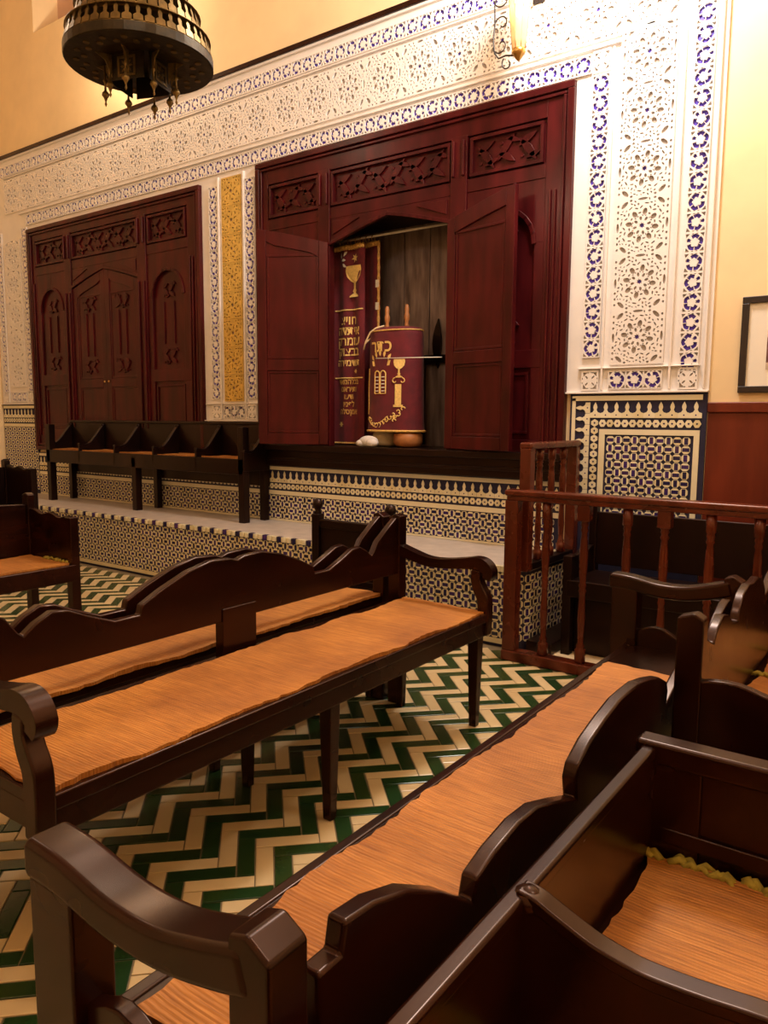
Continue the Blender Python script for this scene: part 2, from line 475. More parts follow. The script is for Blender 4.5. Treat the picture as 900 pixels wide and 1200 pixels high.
struct(MB().box(XL-.2, XR+.2, YF-.2, WY+.75, ZC, ZC+.2, 'plaster_ceiling').build('ceiling'), 'pale plaster ceiling')
floor = struct(MB().box(XL-.2, XR+.2, YF-.2, WY+.75, -.12, -.004, 'grout_floor').build('floor'), 'green and cream chevron tile floor')
struct(MB().box(XL, -1.135, 4.815, WY, 4.345, 4.385, 'wood_bench').build('trim_1', bevel=.006), 'dark brown strip along the top of the stucco')

# --- floor: zigzag of glazed tiles
FWd, FA = .0583, .2121
def floor_tile(mat):
    m = MB(); l, wd = FA/2-.0022, FWd/2-.0022; e = .0025
    b = [(-l, -wd), (l, -wd), (l, wd), (-l, wd)]; t = [(-l+e, -wd+e), (l-e, -wd+e), (l-e, wd-e), (-l+e, wd-e)]
    v = [(x, y, -.004) for x, y in b]+[(x, y, -.0012) for x, y in b]+[(x, y, 0) for x, y in t]
    fs = [(i, (i+1) % 4, 4+(i+1) % 4, 4+i) for i in range(4)]+[(4+i, 4+(i+1) % 4, 8+(i+1) % 4, 8+i) for i in range(4)]+[(8, 9, 10, 11)]
    m.add(v, fs, mat); return m.mesh('floor_tile')
ft = [floor_tile('floor_green'), floor_tile('floor_cream')]
items = []; rnd = random.Random(11)
hp = FA/math.sqrt(2); xs0, ys0 = -1.80, 1.70
for k in range(-92, 54):
    for j in range(-24, 18):
        even = j % 2 == 0
        px_, py_ = xs0+k*FWd*math.sqrt(2)+(0 if even else hp), ys0+j*hp
        d = Vector((1, 1, 0) if even else (-1, 1, 0)).normalized()
        c = Vector((px_, py_, 0))+d*(FA/2-FWd/2)
        if not (XL+.1 < c.x < 2.4 and -1.8 < c.y < 4.10): continue
        if c.x > -1.95 and c.y > 3.92: continue
        items.append((ft[k % 2], T(c+Vector((0, 0, rnd.uniform(-.0008, .0006)))) @ RZ((PI/4 if even else 3*PI/4)+rnd.uniform(-.008, .008))))
scatter('floor_tile', floor, items, .2, 300)
# plain tan boards of the floor behind the railing
for i in range(9):
    MB().box(-1.93+i*.48, -1.93+i*.48+.474, 4.02, 4.86, -.004, .004, 'parchment').build('floor_slab', floor)

# --- stucco on the back wall
def wall_box(name, x0, x1, z0, z1, mat, y0=4.853, y1=WY, bevel=0):
    return MB().box(x0, x1, y0, y1, z0, z1, mat).build(name, wall_back, bevel)
for a in ((-9.29, -1.135, 3.545, 4.345), (-2.03, -1.135, 1.578, 3.545), (-5.60, -4.88, 1.378, 3.545), (-9.29, -8.53, 1.553, 3.545), (-8.53, -5.60, 3.505, 3.545)):
    wall_box('stucco_ground', *a, 'stucco_white')
SY = 4.838
def put(name, me, x, z, ang=0): place(name, me, wall_back, mat=T((x, SY, z)) @ Matrix.Rotation(ang, 4, 'Y'))
st_h = star_tile_mesh(.33, .37, False); st_v = star_tile_mesh(.335, .335, True)
fl_h = [flower_tile_mesh(.1122, .115, r) for r in (.3, .75, 1.3, 1.7)]
fl_v = [flower_tile_mesh(.115, .1155, r) for r in (.1, .6, 1.0, 1.5)]
sq = square_tile_mesh(.115, .13)
x = -1.575
while x > -8.95:
    put('stucco_star_tile', st_h, x, 3.925); x -= .33
rnd = random.Random(2)
for i in range(70):
    x = -1.385-i*.1122
    put('stucco_flower_tile', rnd.choice(fl_h), x, 4.212)
    x = -1.99-i*.1122
    if x > -8.50: put('stucco_flower_tile', rnd.choice(fl_h), x, 3.618)
for i in range(15): put('stucco_flower_tile', rnd.choice(fl_v), -1.868, 3.484-i*.1155)
for i in range(22): put('stucco_flower_tile', rnd.choice(fl_v), -1.258, 4.212-.025-i*.1155)
for z in [1.925+.335*k for k in range(6)]: put('stucco_star_tile', st_v, -1.575, z)
for x in (-1.868, -1.258): put('stucco_square_tile', sq, x, 1.662)
for x in (-1.690, -1.578, -1.466): put('stucco_flower_tile', fl_v[int(-x*40) % 4], x, 1.662)
put('stucco_square_tile', sq, -1.868, 3.618)
for i in range(17):
    z = 3.405-i*.1105
    put('stucco_flower_tile', rnd.choice(fl_v), -5.437, z); put('stucco_flower_tile', rnd.choice(fl_v), -4.976, z)
for x in (-5.437, -4.976): put('stucco_square_tile', sq, x, 1.462)
dark_fl = [flower_tile_mesh(.082, .115, r, 4, 'tile_navy') for r in (.2, .9)]
for i, x in enumerate((-5.30, -5.207, -5.114)): put('stucco_flower_tile', dark_fl[i % 2], x, 1.462)
gt = [gold_tile_mesh(.24, .2425, False), gold_tile_mesh(.24, .2425, True)]
for i in range(8): put('stucco_gold_tile', gt[i % 2], -5.205, 3.39-i*.2445)
for i in range(16):
    z = 3.484-i*.1155
    put('stucco_flower_tile', rnd.choice(fl_v), -8.615, z); put('stucco_flower_tile', rnd.choice(fl_v), -9.165, z)
for z in [1.925+.335*k for k in range(5)]: put('stucco_star_tile', st_v, -8.88, z)
for x in (-8.615, -9.165): put('stucco_square_tile', sq, x, 1.64)
for x in (-8.995, -8.885, -8.775): put('stucco_flower_tile', fl_v[0], x, 1.64)
# thin raised mouldings between the stucco bands
def mould(x0, x1, z0, z1): wall_box('stucco_moulding', x0, x1, z0, z1, 'stucco_white', SY-.008, WY, .003)
mould(-9.29, -1.135, 4.325, 4.345); mould(-9.0, -1.32, 4.128, 4.138); mould(-8.7, -1.75, 3.695, 3.710)
for x in (-1.79, -1.365, -1.165): mould(x-.006, x+.006, 1.60, 3.68 if x < -1.3 else 4.3)
mould(-1.95, -1.19, 1.735, 1.743); mould(-2.03, -1.135, 1.578, 1.590)
for x in (-5.365, -5.045): mould(x-.007, x+.007, 1.40, 3.53)
mould(-5.58, -4.90, 1.532, 1.540); mould(-5.60, -4.88, 1.378, 1.388)
mould(-9.29, -8.53, 1.553, 1.563)

# --- mosaic tile (zellige)
CELL = .0524
def weave_mesh(s, vert):
    m = MB(); o = s*.462; c = s*.235; bw, bh = s*.385, s*.195
    oc = [(-o+c, -o), (o-c, -o), (o, -o+c), (o, o-c), (o-c, o), (-o+c, o), (-o, o-c), (-o, -o+c)]
    bar = [(-bw, -bh), (bw, -bh), (bw, bh), (-bw, bh)]; g = .0012
    inn = [(-bw-g, -bh-g), (bw+g, -bh-g), (bw+g, bh+g), (-bw-g, bh+g)]
    if vert:
        oc = [(-y, x) for x, y in oc]; bar = [(-y, x) for x, y in bar]; inn = [(-y, x) for x, y in inn]
    v = [(x, 0, z) for x, z in oc]+[(x, 0, z) for x, z in inn]+[(x, .004, z) for x, z in oc]
    fs = [(0, 1, 9, 8), (1, 2, 9), (2, 3, 10, 9), (3, 4, 10), (4, 5, 11, 10), (5, 6, 11), (6, 7, 8, 11), (7, 0, 8)]
    fs += [(i, 12+i, 12+(i+1) % 8, (i+1) % 8) for i in range(8)]
    m.add(v, fs, 'tile_cream')
    m.add([(x, -.0006, z) for x, z in bar]+[(x, .004, z) for x, z in bar], [(0, 1, 2, 3)]+[(i, 4+i, 4+(i+1) % 4, (i+1) % 4) for i in range(4)], 'tile_navy')
    return m.mesh('weave_tile')
wv = [weave_mesh(CELL, False), weave_mesh(CELL, True)]
def merlon_mesh(p=.0715, h=.100):
    q = p/2-.001
    po = [(-q, 0), (q, 0), (q, .030), (.017, .036), (.0085, .050), (.0135, .068), (.010, .082), (0, h), (-.010, .082), (-.0135, .068), (-.0085, .050), (-.017, .036), (-q, .030)]
    m = MB().prism(po, 'y', 0, .004, 'tile_cream')
    m.prism(ell(0, .018, .005, .005, 0, 6), 'y', -.0008, .001, 'tile_navy')
    return m.mesh('merlon_tile')
def chain_mesh(p=.0505, h=.052):
    m = MB(); a, b = p*.49, h*.44
    po = [(-a, 0), (-a*.45, -b), (a*.45, -b), (a, 0), (a*.45, b), (-a*.45, b)]
    m.prism(po, 'y', 0, .004, 'tile_cream'); m.prism([(-.008, 0), (0, -.007), (.008, 0), (0, .007)], 'y', -.0008, .001, 'tile_navy')
    return m.mesh('chain_tile')
mer, chn = merlon_mesh(), chain_mesh()
ZY = 4.850
W_ITEMS, M_ITEMS, C_ITEMS = [], [], []
def weave(items, x0, z1, nx, nz, y, rot=0, org=None, ph=0):
    for i in range(nx):
        for j in range(nz):
            p = Vector((x0+(i+.5)*CELL, y, z1-(j+.5)*CELL)) if org is None else org(i, j)
            items.append((wv[(i+j+ph) % 2], T(p) @ RZ(rot)))
def bands(x0, x1, ztop):
    """navy line, cream line, merlons, chain, cream line; returns the z where the weave starts"""
    wall_box('tile_border', x0, x1, ztop-.045, ztop-.014, 'tile_cream', ZY-.001)
    n = int((x1-x0)/.0715)
    for i in range(n): M_ITEMS.append((mer, T((x0+(i+.5)*(x1-x0)/n, ZY, ztop-.155))))
    n = int((x1-x0)/.0505)
    for i in range(n): C_ITEMS.append((chn, T((x0+(i+.5)*(x1-x0)/n, ZY, ztop-.188))))
    wall_box('tile_border', x0, x1, ztop-.262, ztop-.226, 'tile_cream', ZY-.001)
    return ztop-.262
# right pillar
wall_box('tile_ground', -2.0, -1.14, .05, 1.578, 'grout_dark', 4.856)
wall_box('tile_border', -1.985, -1.165, 1.533, 1.564, 'tile_cream', ZY-.001)
for i in range(10): M_ITEMS.append((mer, T((-1.862+(i+.5)*.0697, ZY, 1.423))))
for i in range(13): C_ITEMS.append((chn, T((-1.80+(i+.5)*.0488, ZY, 1.388))))
wall_box('tile_border', -1.795, -1.172, 1.316, 1.350, 'tile_cream', ZY-.001)
n = 9
wall_box('tile_border', -1.985, -1.962, .72, 1.55, 'tile_cream', ZY-.001)
for i in range(11): M_ITEMS.append((mer, T((-1.862, ZY, 1.523-(i+.5)*.0715)) @ Matrix.Rotation(-PI/2, 4, 'Y')))
for i in range(13): C_ITEMS.append((chn, T((-1.828, ZY, 1.415-(i+.5)*.0505)) @ Matrix.Rotation(PI/2, 4, 'Y')))
wall_box('tile_border', -1.795, -1.757, .72, 1.316, 'tile_cream', ZY-.0012)
wall_box('tile_border', -1.205, -1.172, .72, 1.316, 'tile_cream', ZY-.0012)
weave(W_ITEMS, -1.745, 1.308, 10, 11, ZY)
# under the ark and the cupboard, and the left pillar
wall_box('tile_ground', -9.29, -2.03, .50, 1.0, 'grout_dark', 4.856)
zt = bands(-8.53, -2.04, 1.003)
weave(W_ITEMS, -8.53, zt-.004, 123, 4, ZY)
wall_box('tile_border', -8.53, -2.04, .512, .527, 'tile_cream', ZY-.001)
wall_box('tile_ground', -9.29, -8.53, 1.0, 1.553, 'grout_dark', 4.856)
zt = bands(-9.28, -8.54, 1.553)
weave(W_ITEMS, -9.28, zt-.004, 14, 14, ZY)
scatter('weave_tile', wall_back, W_ITEMS, .05, 300)
scatter('merlon_tile', wall_back, M_ITEMS, .07, 150)
scatter('chain_tile', wall_back, C_ITEMS, .05, 150)

# --- wainscot right of the pillar
ws = struct(MB().box(-1.135, XR, 4.835, WY, 1.455, 1.518, 'wood_wainscot').build('trim_2', bevel=.008), 'red brown wooden wainscot cap and panels')
for i in range(7):
    x0 = -1.132+i*.54
    MB().box(x0, min(x0+.535, XR), 4.848, WY, .10, 1.455, 'wood_wainscot').build('panel', ws, .004)

# --- raised platform
PZ, PY, PX = .51, 4.155, -1.955
mb = MB()
rad = .07; cor = [(PX, 4.856)]+[(PX-rad+rad*math.cos(a), PY+rad-rad*math.sin(a)) for a in [PI/2*k/5 for k in range(6)]]+[(XL, PY), (XL, 4.856)]
def inset(poly, d): return [(min(x, PX-d) if x > -5 else x, max(y, PY+d)) for x, y in poly]
mb.prism(inset(cor, .006), 'z', 0, PZ-.02, 'grout_dark')
mb.prism(cor, 'z', PZ-.02, PZ, 'platform_top')
platform = struct(mb.build('floor_platform'), 'raised platform faced with blue and cream mosaic')
P_ITEMS = []
nx = int((PX-rad-XL)/CELL)
for i in range(nx):
    for j in range(8):
        P_ITEMS.append((wv[(i+j) % 2], T((PX-rad-(i+.5)*CELL, PY, .052+(j+.5)*CELL))))
for k in range(2):
    a = PI/2*(k+.5)/2
    for j in range(8):
        P_ITEMS.append((wv[(k+j+1) % 2], T((PX-rad+rad*math.sin(a), PY+rad-rad*math.cos(a), .052+(j+.5)*CELL)) @ RZ(a)))
for i in range(11):
    for j in range(8):
        P_ITEMS.append((wv[(i+j+1) % 2], T((PX, PY+rad+(i+.5)*CELL, .052+(j+.5)*CELL)) @ RZ(PI/2)))
scatter('weave_tile', platform, P_ITEMS, .05, 300)
MB().box(XL, PX-rad, PY-.001, PY+.01, .018, .050, 'tile_cream').build('tile_border', platform, .002)
MB().box(PX-.01, PX+.001, PY+rad, 4.80, .018, .050, 'tile_cream').build('tile_border', platform, .002)
N_ITEMS = []
def nosing(mat):
    return MB().prism([(-.024, .002), (-.018, -.012), (0, -.016), (.018, -.012), (.024, .002), (.024, .03), (-.024, .03)], 'z', 0, .036, mat).mesh('nosing_tile')
nz_ = [nosing('tile_cream'), nosing('tile_navy')]
for i in range(int((PX-rad-XL)/.05)):
    N_ITEMS.append((nz_[0 if i % 3 else 1], T((PX-rad-(i+.5)*.05, PY, PZ-.034))))
scatter('nosing_tile', platform, N_ITEMS, .05, 200)

# ------------------------------------------------------------------ the two wall cabinets
def lens(cx, cz, l, wd, ang, n=6):
    pts = []
    for k in range(n+1): t = k/n; pts.append((l*(t-.5), wd*math.sin(PI*t)))
    for k in range(1, n): t = 1-k/n; pts.append((l*(t-.5), -wd*math.sin(PI*t)*.55))
    ca, sa = math.cos(ang), math.sin(ang)
    return [(cx+x*ca-z*sa, cz+x*sa+z*ca) for x, z in pts]
def carve(mb, x0, x1, z0, z1, y, mat, n):
    """scrolling leaf relief filling a rectangle"""
    w_, h_ = x1-x0, z1-z0; c = (x0+x1)/2; m = (z0+z1)/2
    for i in range(n):
        t = (i+.5)/n; X = x0+w_*t; up = 1 if i % 2 else -1
        mb.prism(lens(X, m+up*h_*.10, w_/n*1.3, h_*.17, up*.9), 'y', y-.016, y, mat)
        mb.prism(lens(X, m-up*h_*.22, w_/n*.95, h_*.15, -up*.5), 'y', y-.016, y, mat)
        mb.prism(lens(X+w_/n*.3, m+up*h_*.30, w_/n*.75, h_*.11, -up*.3), 'y', y-.016, y, mat)
        mb.prism(ell(X-w_/n*.25, m+up*h_*.27, h_*.055, h_*.055, 0, 8), 'y', y-.011, y, mat)
def ring_frame(mb, x0, x1, z0, z1, y, t, mat, d=.012):
    for a in ((x0, x1, z0, z0+t), (x0, x1, z1-t, z1), (x0, x0+t, z0+t, z1-t), (x1-t, x1, z0+t, z1-t)):
        mb.box(a[0], a[1], y-d, y, a[2], a[3], mat)
def arch_pts(x0, x1, zs, za, n=12, p=2.0):
    c = (x0+x1)/2; r = (x1-x0)/2
    return [(c+r*math.cos(PI*k/n), zs+(za-zs)*math.sin(PI*k/n)) for k in range(n+1)]
def strip_along(mb, pts, t, y, d, mat):
    """flat band of width t along a polyline in x,z, standing d proud of y"""
    for a, b in zip(pts[:-1], pts[1:]):
        v = Vector((b[0]-a[0], b[1]-a[1])); L = v.length
        if L < 1e-5: continue
        nrm = Vector((-v.y, v.x))/L*t/2; e = v/L*t*.25
        q = [(a[0]-e.x+nrm.x, a[1]-e.y+nrm.y), (a[0]-e.x-nrm.x, a[1]-e.y-nrm.y), (b[0]+e.x-nrm.x, b[1]+e.y-nrm.y), (b[0]+e.x+nrm.x, b[1]+e.y+nrm.y)]
        mb.prism(q, 'y', y-d, y, mat)
def make_door(parent, w_, z0, zh, zf, flip, mat, knob=True):
    """cabinet door in its own frame: hinge at x=0, free edge at x=w_, top rises from zh (hinge) to zf"""
    root = empty('door', (0, 0, 0)); root.parent = parent
    n = 8; th = .02
    top = [(w_*k/n, zh+(zf-zh)*(.75*k/n+.25*math.sin(PI/2*k/n))) for k in range(n+1)]
    s = .075
    mb = MB()
    mb.prism([(0, z0), (s, z0), (s, top[1][1]), (0, zh)], 'y', -th, th, mat)
    mb.prism([(w_-s, z0), (w_, z0), (w_, zf), (w_-s, top[n-1][1])], 'y', -th, th, mat)
    mb.box(s, w_-s, -th, th, z0, z0+.09, mat); mb.box(s, w_-s, -th, th, z0+.60, z0+.69, mat)
    under = [(x, z-.11) for x, z in top if s <= x <= w_-s]
    upper = [(x, z) for x, z in top if s <= x <= w_-s]
    upper = [(s, top[1][1])]+upper+[(w_-s, top[n-1][1])]; under = [(s, top[1][1]-.13)]+under+[(w_-s, top[n-1][1]-.09)]
    mb.prism(upper+under[::-1], 'y', -th, th, mat)
    mb.build('door_frame', root, .004)
    for a, b in ((z0+.09, z0+.60), (z0+.69, zh-.08)):
        p = MB(); p.box(s-.005, w_-s+.005, -.008, .008, a-.01, b+.03, mat)
        if a > z0+.5: p.prism([(s-.004, b), (w_-s+.004, b)]+[(x, z-.04) for x, z in top[::-1] if s-.01 < x < w_-s+.01], 'y', -.0075, .0075, mat)
        for y in (-.008, ): ring_frame(p, s+.004, w_-s-.004, a+.004, b-.004, y, .018, mat, .007)
        ring_frame(p, s+.004, w_-s-.004, a+.004, b-.004, .015, .018, mat, .007)
        p.build('door_panel', root, .003)
    if knob:
        k = MB().lathe([(.004, 0), (.011, .004), (.013, .012), (.006, .02), (.0, .022)], 0, 0, 'brass_bright', 10)
        o = k.build('knob', root, smooth=True); o.location = (w_-.035, -th, z0+.66); o.rotation_euler = (PI/2, 0, 0)
    return root
def make_cabinet(name, x0, sx, zt, zb, label, closed, mat='wood_ark'):
    root = empty(name, (x0+1.425*sx, WY, zb), 0, label, 'cabinet')
    ox, oz = x0+1.425*sx, zb
    def X(u): return u*sx-1.425*sx
    def Z(z): return z-oz
    Y = -.035                                         # face of the frame, in front of the wall face (local y)
    D = .55 if not closed else .16
    fr = MB()
    zt_, zb_ = Z(zt), 0
    # carcass
    fr.box(X(.0), X(.03), Y+.03, D, zb_, zt_, mat); fr.box(X(2.82), X(2.85), Y+.03, D, zb_, zt_, mat)
    fr.box(X(.03), X(2.82), Y+.03, D, zt_-.03, zt_, mat); fr.box(X(.03), X(2.82), Y+.03, D, zb_, zb_+.03, mat)
    # stiles and rails
    fr.box(X(0), X(.13), Y, Y+.05, zb_, zt_, mat); fr.box(X(2.66), X(2.85), Y, Y+.05, zb_, zt_, mat)
    fr.box(X(.13), X(2.66), Y, Y+.05, Z(3.36), zt_, mat); fr.box(X(.13), X(2.66), Y, Y+.05, Z(2.985), Z(3.075), mat)
    for a, b in ((.70, .82), (1.94, 2.07)): fr.box(X(a), X(b), Y-.012, Y+.05, zb_, Z(3.37), mat)
    fr.box(X(.13), X(.70), Y, Y+.05, zb_, Z(1.27), mat); fr.box(X(2.07), X(2.66), Y, Y+.05, zb_, Z(1.27), mat)
    fr.build('frame', root, .004)
    mo = MB()
    # stepped outer moulding and beads
    ring_frame(mo, X(0), X(2.85), zb_+.0, zt_, Y, .045, mat, .022); ring_frame(mo, X(.055), X(2.795), zb_+.055, zt_-.055, Y, .020, mat, .018)
    for u in (.725, .795, 1.965, 2.045): mo.box(X(u)-.010, X(u)+.010, Y-.032, Y-.010, Z(3.10), Z(3.34), mat)
    for u in (.725, .795, 1.965, 2.045): mo.box(X(u)-.009, X(u)+.009, Y-.030, Y-.010, Z(1.30), Z(2.74), mat)
    for u in (.10, 2.70, 2.735): mo.box(X(u)-.008, X(u)+.008, Y-.018, Y, Z(1.20), Z(2.9), mat)
    mo.build('moulding', root, .006, seg=3)
    for a, b, n in ((.15, .70, 3), (.83, 1.93, 6), (2.09, 2.64, 3)):
        p = MB(); p.box(X(a)-.01, X(b)+.01, Y+.022, Y+.04, Z(3.075), Z(3.36), mat)
        ring_frame(p, X(a), X(b), Z(3.085), Z(3.345), Y+.022, .022, mat, .03)
        carve(p, X(a)+.04, X(b)-.04, Z(3.115), Z(3.315), Y+.022, mat, n)
        p.build('carved_panel', root, .002)
    # side bays with a round arched panel
    for a, b in ((.13, .70), (2.07, 2.66)):
        p = MB(); p.box(X(a), X(b), Y+.024, Y+.04, Z(1.27), Z(2.985), mat)
        c = (X(a)+X(b))/2; r = (X(b)-X(a))/2-.07
        ar = arch_pts(c-r, c+r, Z(2.58), Z(2.82))
        # spandrel above the arch
        for q in (0, 1):
            half = ar[:7] if q == 0 else ar[6:]
            edge = X(b) if q == 0 else X(a)
            po = half+([(c, Z(2.985)), (edge, Z(2.985)), (edge, Z(2.58))] if q == 0 else [(edge, Z(2.58)), (edge, Z(2.985)), (c, Z(2.985))])
            p.prism(po, 'y', Y+.004, Y+.024, mat)
        strip_along(p, ar, .03, Y+.006, .014, mat)
        for s in (-1, 1): p.box(min(c+s*r, X(b) if s > 0 else X(a)), max(c+s*r, X(b) if s > 0 else X(a)), Y+.004, Y+.024, Z(1.27), Z(2.58), mat)
        p.box(X(a), X(b), Y+.002, Y+.024, Z(1.76), Z(1.88), mat)
        ring_frame(p, c-r+.02, c+r-.02, Z(1.31), Z(1.73), Y+.024, .02, mat, .012)
        for s in (-1, 1): p.box(c+s*.075-.006, c+s*.075+.006, Y+.010, Y+.024, Z(2.12), Z(2.52), mat)
        carve(p, c-.09, c+.09, Z(2.53), Z(2.72), Y+.024, mat, 2); carve(p, c-.11, c+.11, Z(1.90), Z(2.10), Y+.024, mat, 2)
        p.build('side_panel', root, .003)
    # flat pointed arch over the middle opening
    A0, A1, AC = X(.82), X(1.94), X(1.385)
    n = 8
    lowL = [(A0+(AC-A0)*k/n, Z(2.795)+(Z(2.945)-Z(2.795))*(.75*k/n+.25*math.sin(PI/2*k/n))) for k in range(n+1)]
    lowR = [(A1+(AC-A1)*k/n, Z(2.805)+(Z(2.945)-Z(2.805))*(.75*k/n+.25*math.sin(PI/2*k/n))) for k in range(n+1)]
    ab = MB()
    ab.prism(lowL+[(AC, Z(2.985)), (A0, Z(2.985))], 'y', Y, Y+.045, mat); ab.prism(lowR+[(AC, Z(2.985)), (A1, Z(2.985))], 'y', Y, Y+.045, mat)
    strip_along(ab, lowL, .026, Y, .014, mat); strip_along(ab, lowR, .026, Y, .014, mat)
    for s, q in ((1, A0), (-1, A1)):
        ab.prism([(q+s*.03, Z(2.965)), (q+s*.03, Z(2.86)), (q+s*.30, Z(2.958))], 'y', Y-.010, Y, mat)
    ab.build('arch_board', root, .003)
    return root, X, Z, Y, D, mat
# closed cupboard on the left
root, X, Z, Y, D, mat = make_cabinet('wall_cupboard', -8.53, 2.93/2.85, 3.505, 1.03,
    'closed dark red carved wooden wall cupboard set in white stucco, behind the long platform bench', True)
for s in (0, 1):
    d = make_door(root, .572, Z(1.12), Z(2.775), Z(2.93), s, mat)
    d.location = (X(.82)+.004, Y+.022, 0) if s == 0 else (X(1.94)-.004, Y+.022, 0)
    if s == 1: d.scale = (-1, 1, 1)
    p = MB(); c = .286
    for q in (-1, 1): p.box(c+q*.06-.006, c+q*.06+.006, -.022, -.006, Z(2.05), Z(2.50), mat)
    carve(p, c-.12, c+.12, Z(2.50), Z(2.68), -.008, mat, 2); carve(p, c-.12, c+.12, Z(1.85), Z(2.03), -.008, mat, 2)
    p.build('carving', d, .002)
MB().box(X(.03), X(2.82), .12, .15, .03, Z(3.47), 'wood_dark').build('back_board', root)
MB().box(X(.82), X(1.94), Y+.030, Y+.040, Z(2.74), Z(2.98), mat).build('arch_backing', root)
# open ark
ark, X, Z, Y, D, mat = make_cabinet('torah_ark', -4.88, 1.0, 3.545, 1.00,
    'open dark red carved wooden ark with folded-back doors, holding scroll and curtains', False)
ark['category'] = 'cabinet'
MB().box(X(.03), X(2.82), D-.04, D-.01, .03, Z(3.5), 'wood_back').build('back_board', ark)
b = MB()
b.box(X(.36), X(.42), Y+.05, D-.04, .03, Z(2.98), 'wood_dark'); b.box(X(1.94), X(2.07), Y+.05, D-.04, .03, Z(2.98), 'wood_dark')
b.box(X(.42), X(1.94), Y+.05, D-.04, Z(2.98), Z(3.02), 'wood_dark')
b.build('inner_box', ark, .003)
b = MB()
for i in range(6): b.box(X(.42)+i*.252+.004, X(.42)+(i+1)*.252-.004, D-.052, D-.04, Z(1.9), Z(2.98), 'wood_back')
b.box(X(.82), X(1.94), D-.075, D-.05, Z(1.86), Z(1.93), 'wood_dark'); b.box(X(1.36), X(1.40), D-.085, D-.05, Z(1.2), Z(1.86), 'wood_dark')
b.build('inner_planks', ark, .003)
MB().prism(lens(X(1.525), Z(2.02), .40, .055, PI/2), 'y', D-.075, D-.05, 'wood_dark').build('hanging_plate', ark, .004)
s_ = MB(); s_.box(X(-.02), X(2.87), -.13, D-.04, Z(1.135), Z(1.185), 'wood_dark'); s_.box(X(0), X(2.85), -.085, .0, Z(1.0), Z(1.135), 'wood_dark')
s_.box(X(0), X(2.85), -.10, -.05, Z(1.05), Z(1.075), 'wood_dark')
s_.build('sill', ark, .006)
MB().tube([(X(.43), .23, Z(2.875)), (X(1.93), .23, Z(2.875))], .010, 'cord_white', 8).build('curtain_rod', ark, smooth=True)
for u in (.72, .80, .88, .93, .99, 1.05):
    MB().tube([(X(u), .23+.022*math.cos(a), Z(2.858)+.024*math.sin(a)) for a in [2*PI*k/12 for k in range(12)]], .0028, 'brass_bright', 5, True).build('curtain_ring', ark, smooth=True)
d1 = make_door(ark, .585, Z(1.195), Z(2.80), Z(2.92), 0, 'wood_ark', False)
d1.location = (X(.815), Y-.02, 0); d1.rotation_euler = (0, 0, PI+math.radians(28))
d2 = make_door(ark, .60, Z(1.195), Z(2.80), Z(2.93), 0, 'wood_ark', False)
d2.location = (X(1.95), Y-.035, 0); d2.rotation_euler = (0, 0, -math.radians(12))
MB().lathe([(.0, 0), (.009, .002), (.011, .012), (.004, .02), (0, .02)], 0, 0, 'brass_bright', 10).build('latch', ark).matrix_local = T((X(2.0), Y-.034, Z(1.86))) @ Matrix.Rotation(PI/2, 4, 'X')

# ------------------------------------------------------------------ embroidery helpers
def text_mesh(body, size, thick=.0):
    c = bpy.data.curves.new('t', 'FONT'); c.body = body[::-1]; c.size = size; c.align_x = 'CENTER'; c.resolution_u = 3
    c.offset = size*.022
    o = bpy.data.objects.new('t', c); COL.objects.link(o); bpy.context.view_layer.update()
    me = bpy.data.meshes.new_from_object(o.evaluated_get(bpy.context.evaluated_depsgraph_get()))
    v = [tuple(p.co) for p in me.vertices]; f = [tuple(p.vertices) for p in me.polygons]
    bpy.data.objects.remove(o); bpy.data.curves.remove(c); bpy.data.meshes.remove(me)
    return v, f
def emb_text(mb, body, x, z, size, surf, mat, sq=1.0):
    v, f = text_mesh(body, size)
    mb.add([(x+p[0]*sq, surf(x+p[0]*sq, z+p[1])-.003, z+p[1]) for p in v], f, mat)
def emb_poly(mb, poly, surf, mat):
    mb.add([(p[0], surf(*p)-.0035, p[1]) for p in poly], [tuple(range(len(poly)))], mat)
def emb_line(mb, pts, t, surf, mat, closed=False):
    mb.tube([(p[0], surf(*p)-.001, p[1]) for p in pts], t, mat, 5, closed)
def flush(mb, name, parent):
    if mb.f: mb.build(name, parent)
    return MB()
def spiral(cx, cz, r0, r1, a0, a1, n=14):
    return [(cx+(r0+(r1-r0)*k/n)*math.cos(a0+(a1-a0)*k/n), cz+(r0+(r1-r0)*k/n)*math.sin(a0+(a1-a0)*k/n)) for k in range(n+1)]
def goblet(mb, x, z, s, surf, mat):
    prof = [(.30, 1.0), (.32, .85), (.28, .66), (.16, .52), (.05, .46), (.045, .28), (.09, .2), (.05, .14), (.20, .04), (.20, 0)]
    emb_poly(mb, [(x+a*s, z+b*s) for a, b in prof]+[(x-a*s, z+b*s) for a, b in prof[::-1]], surf, mat)

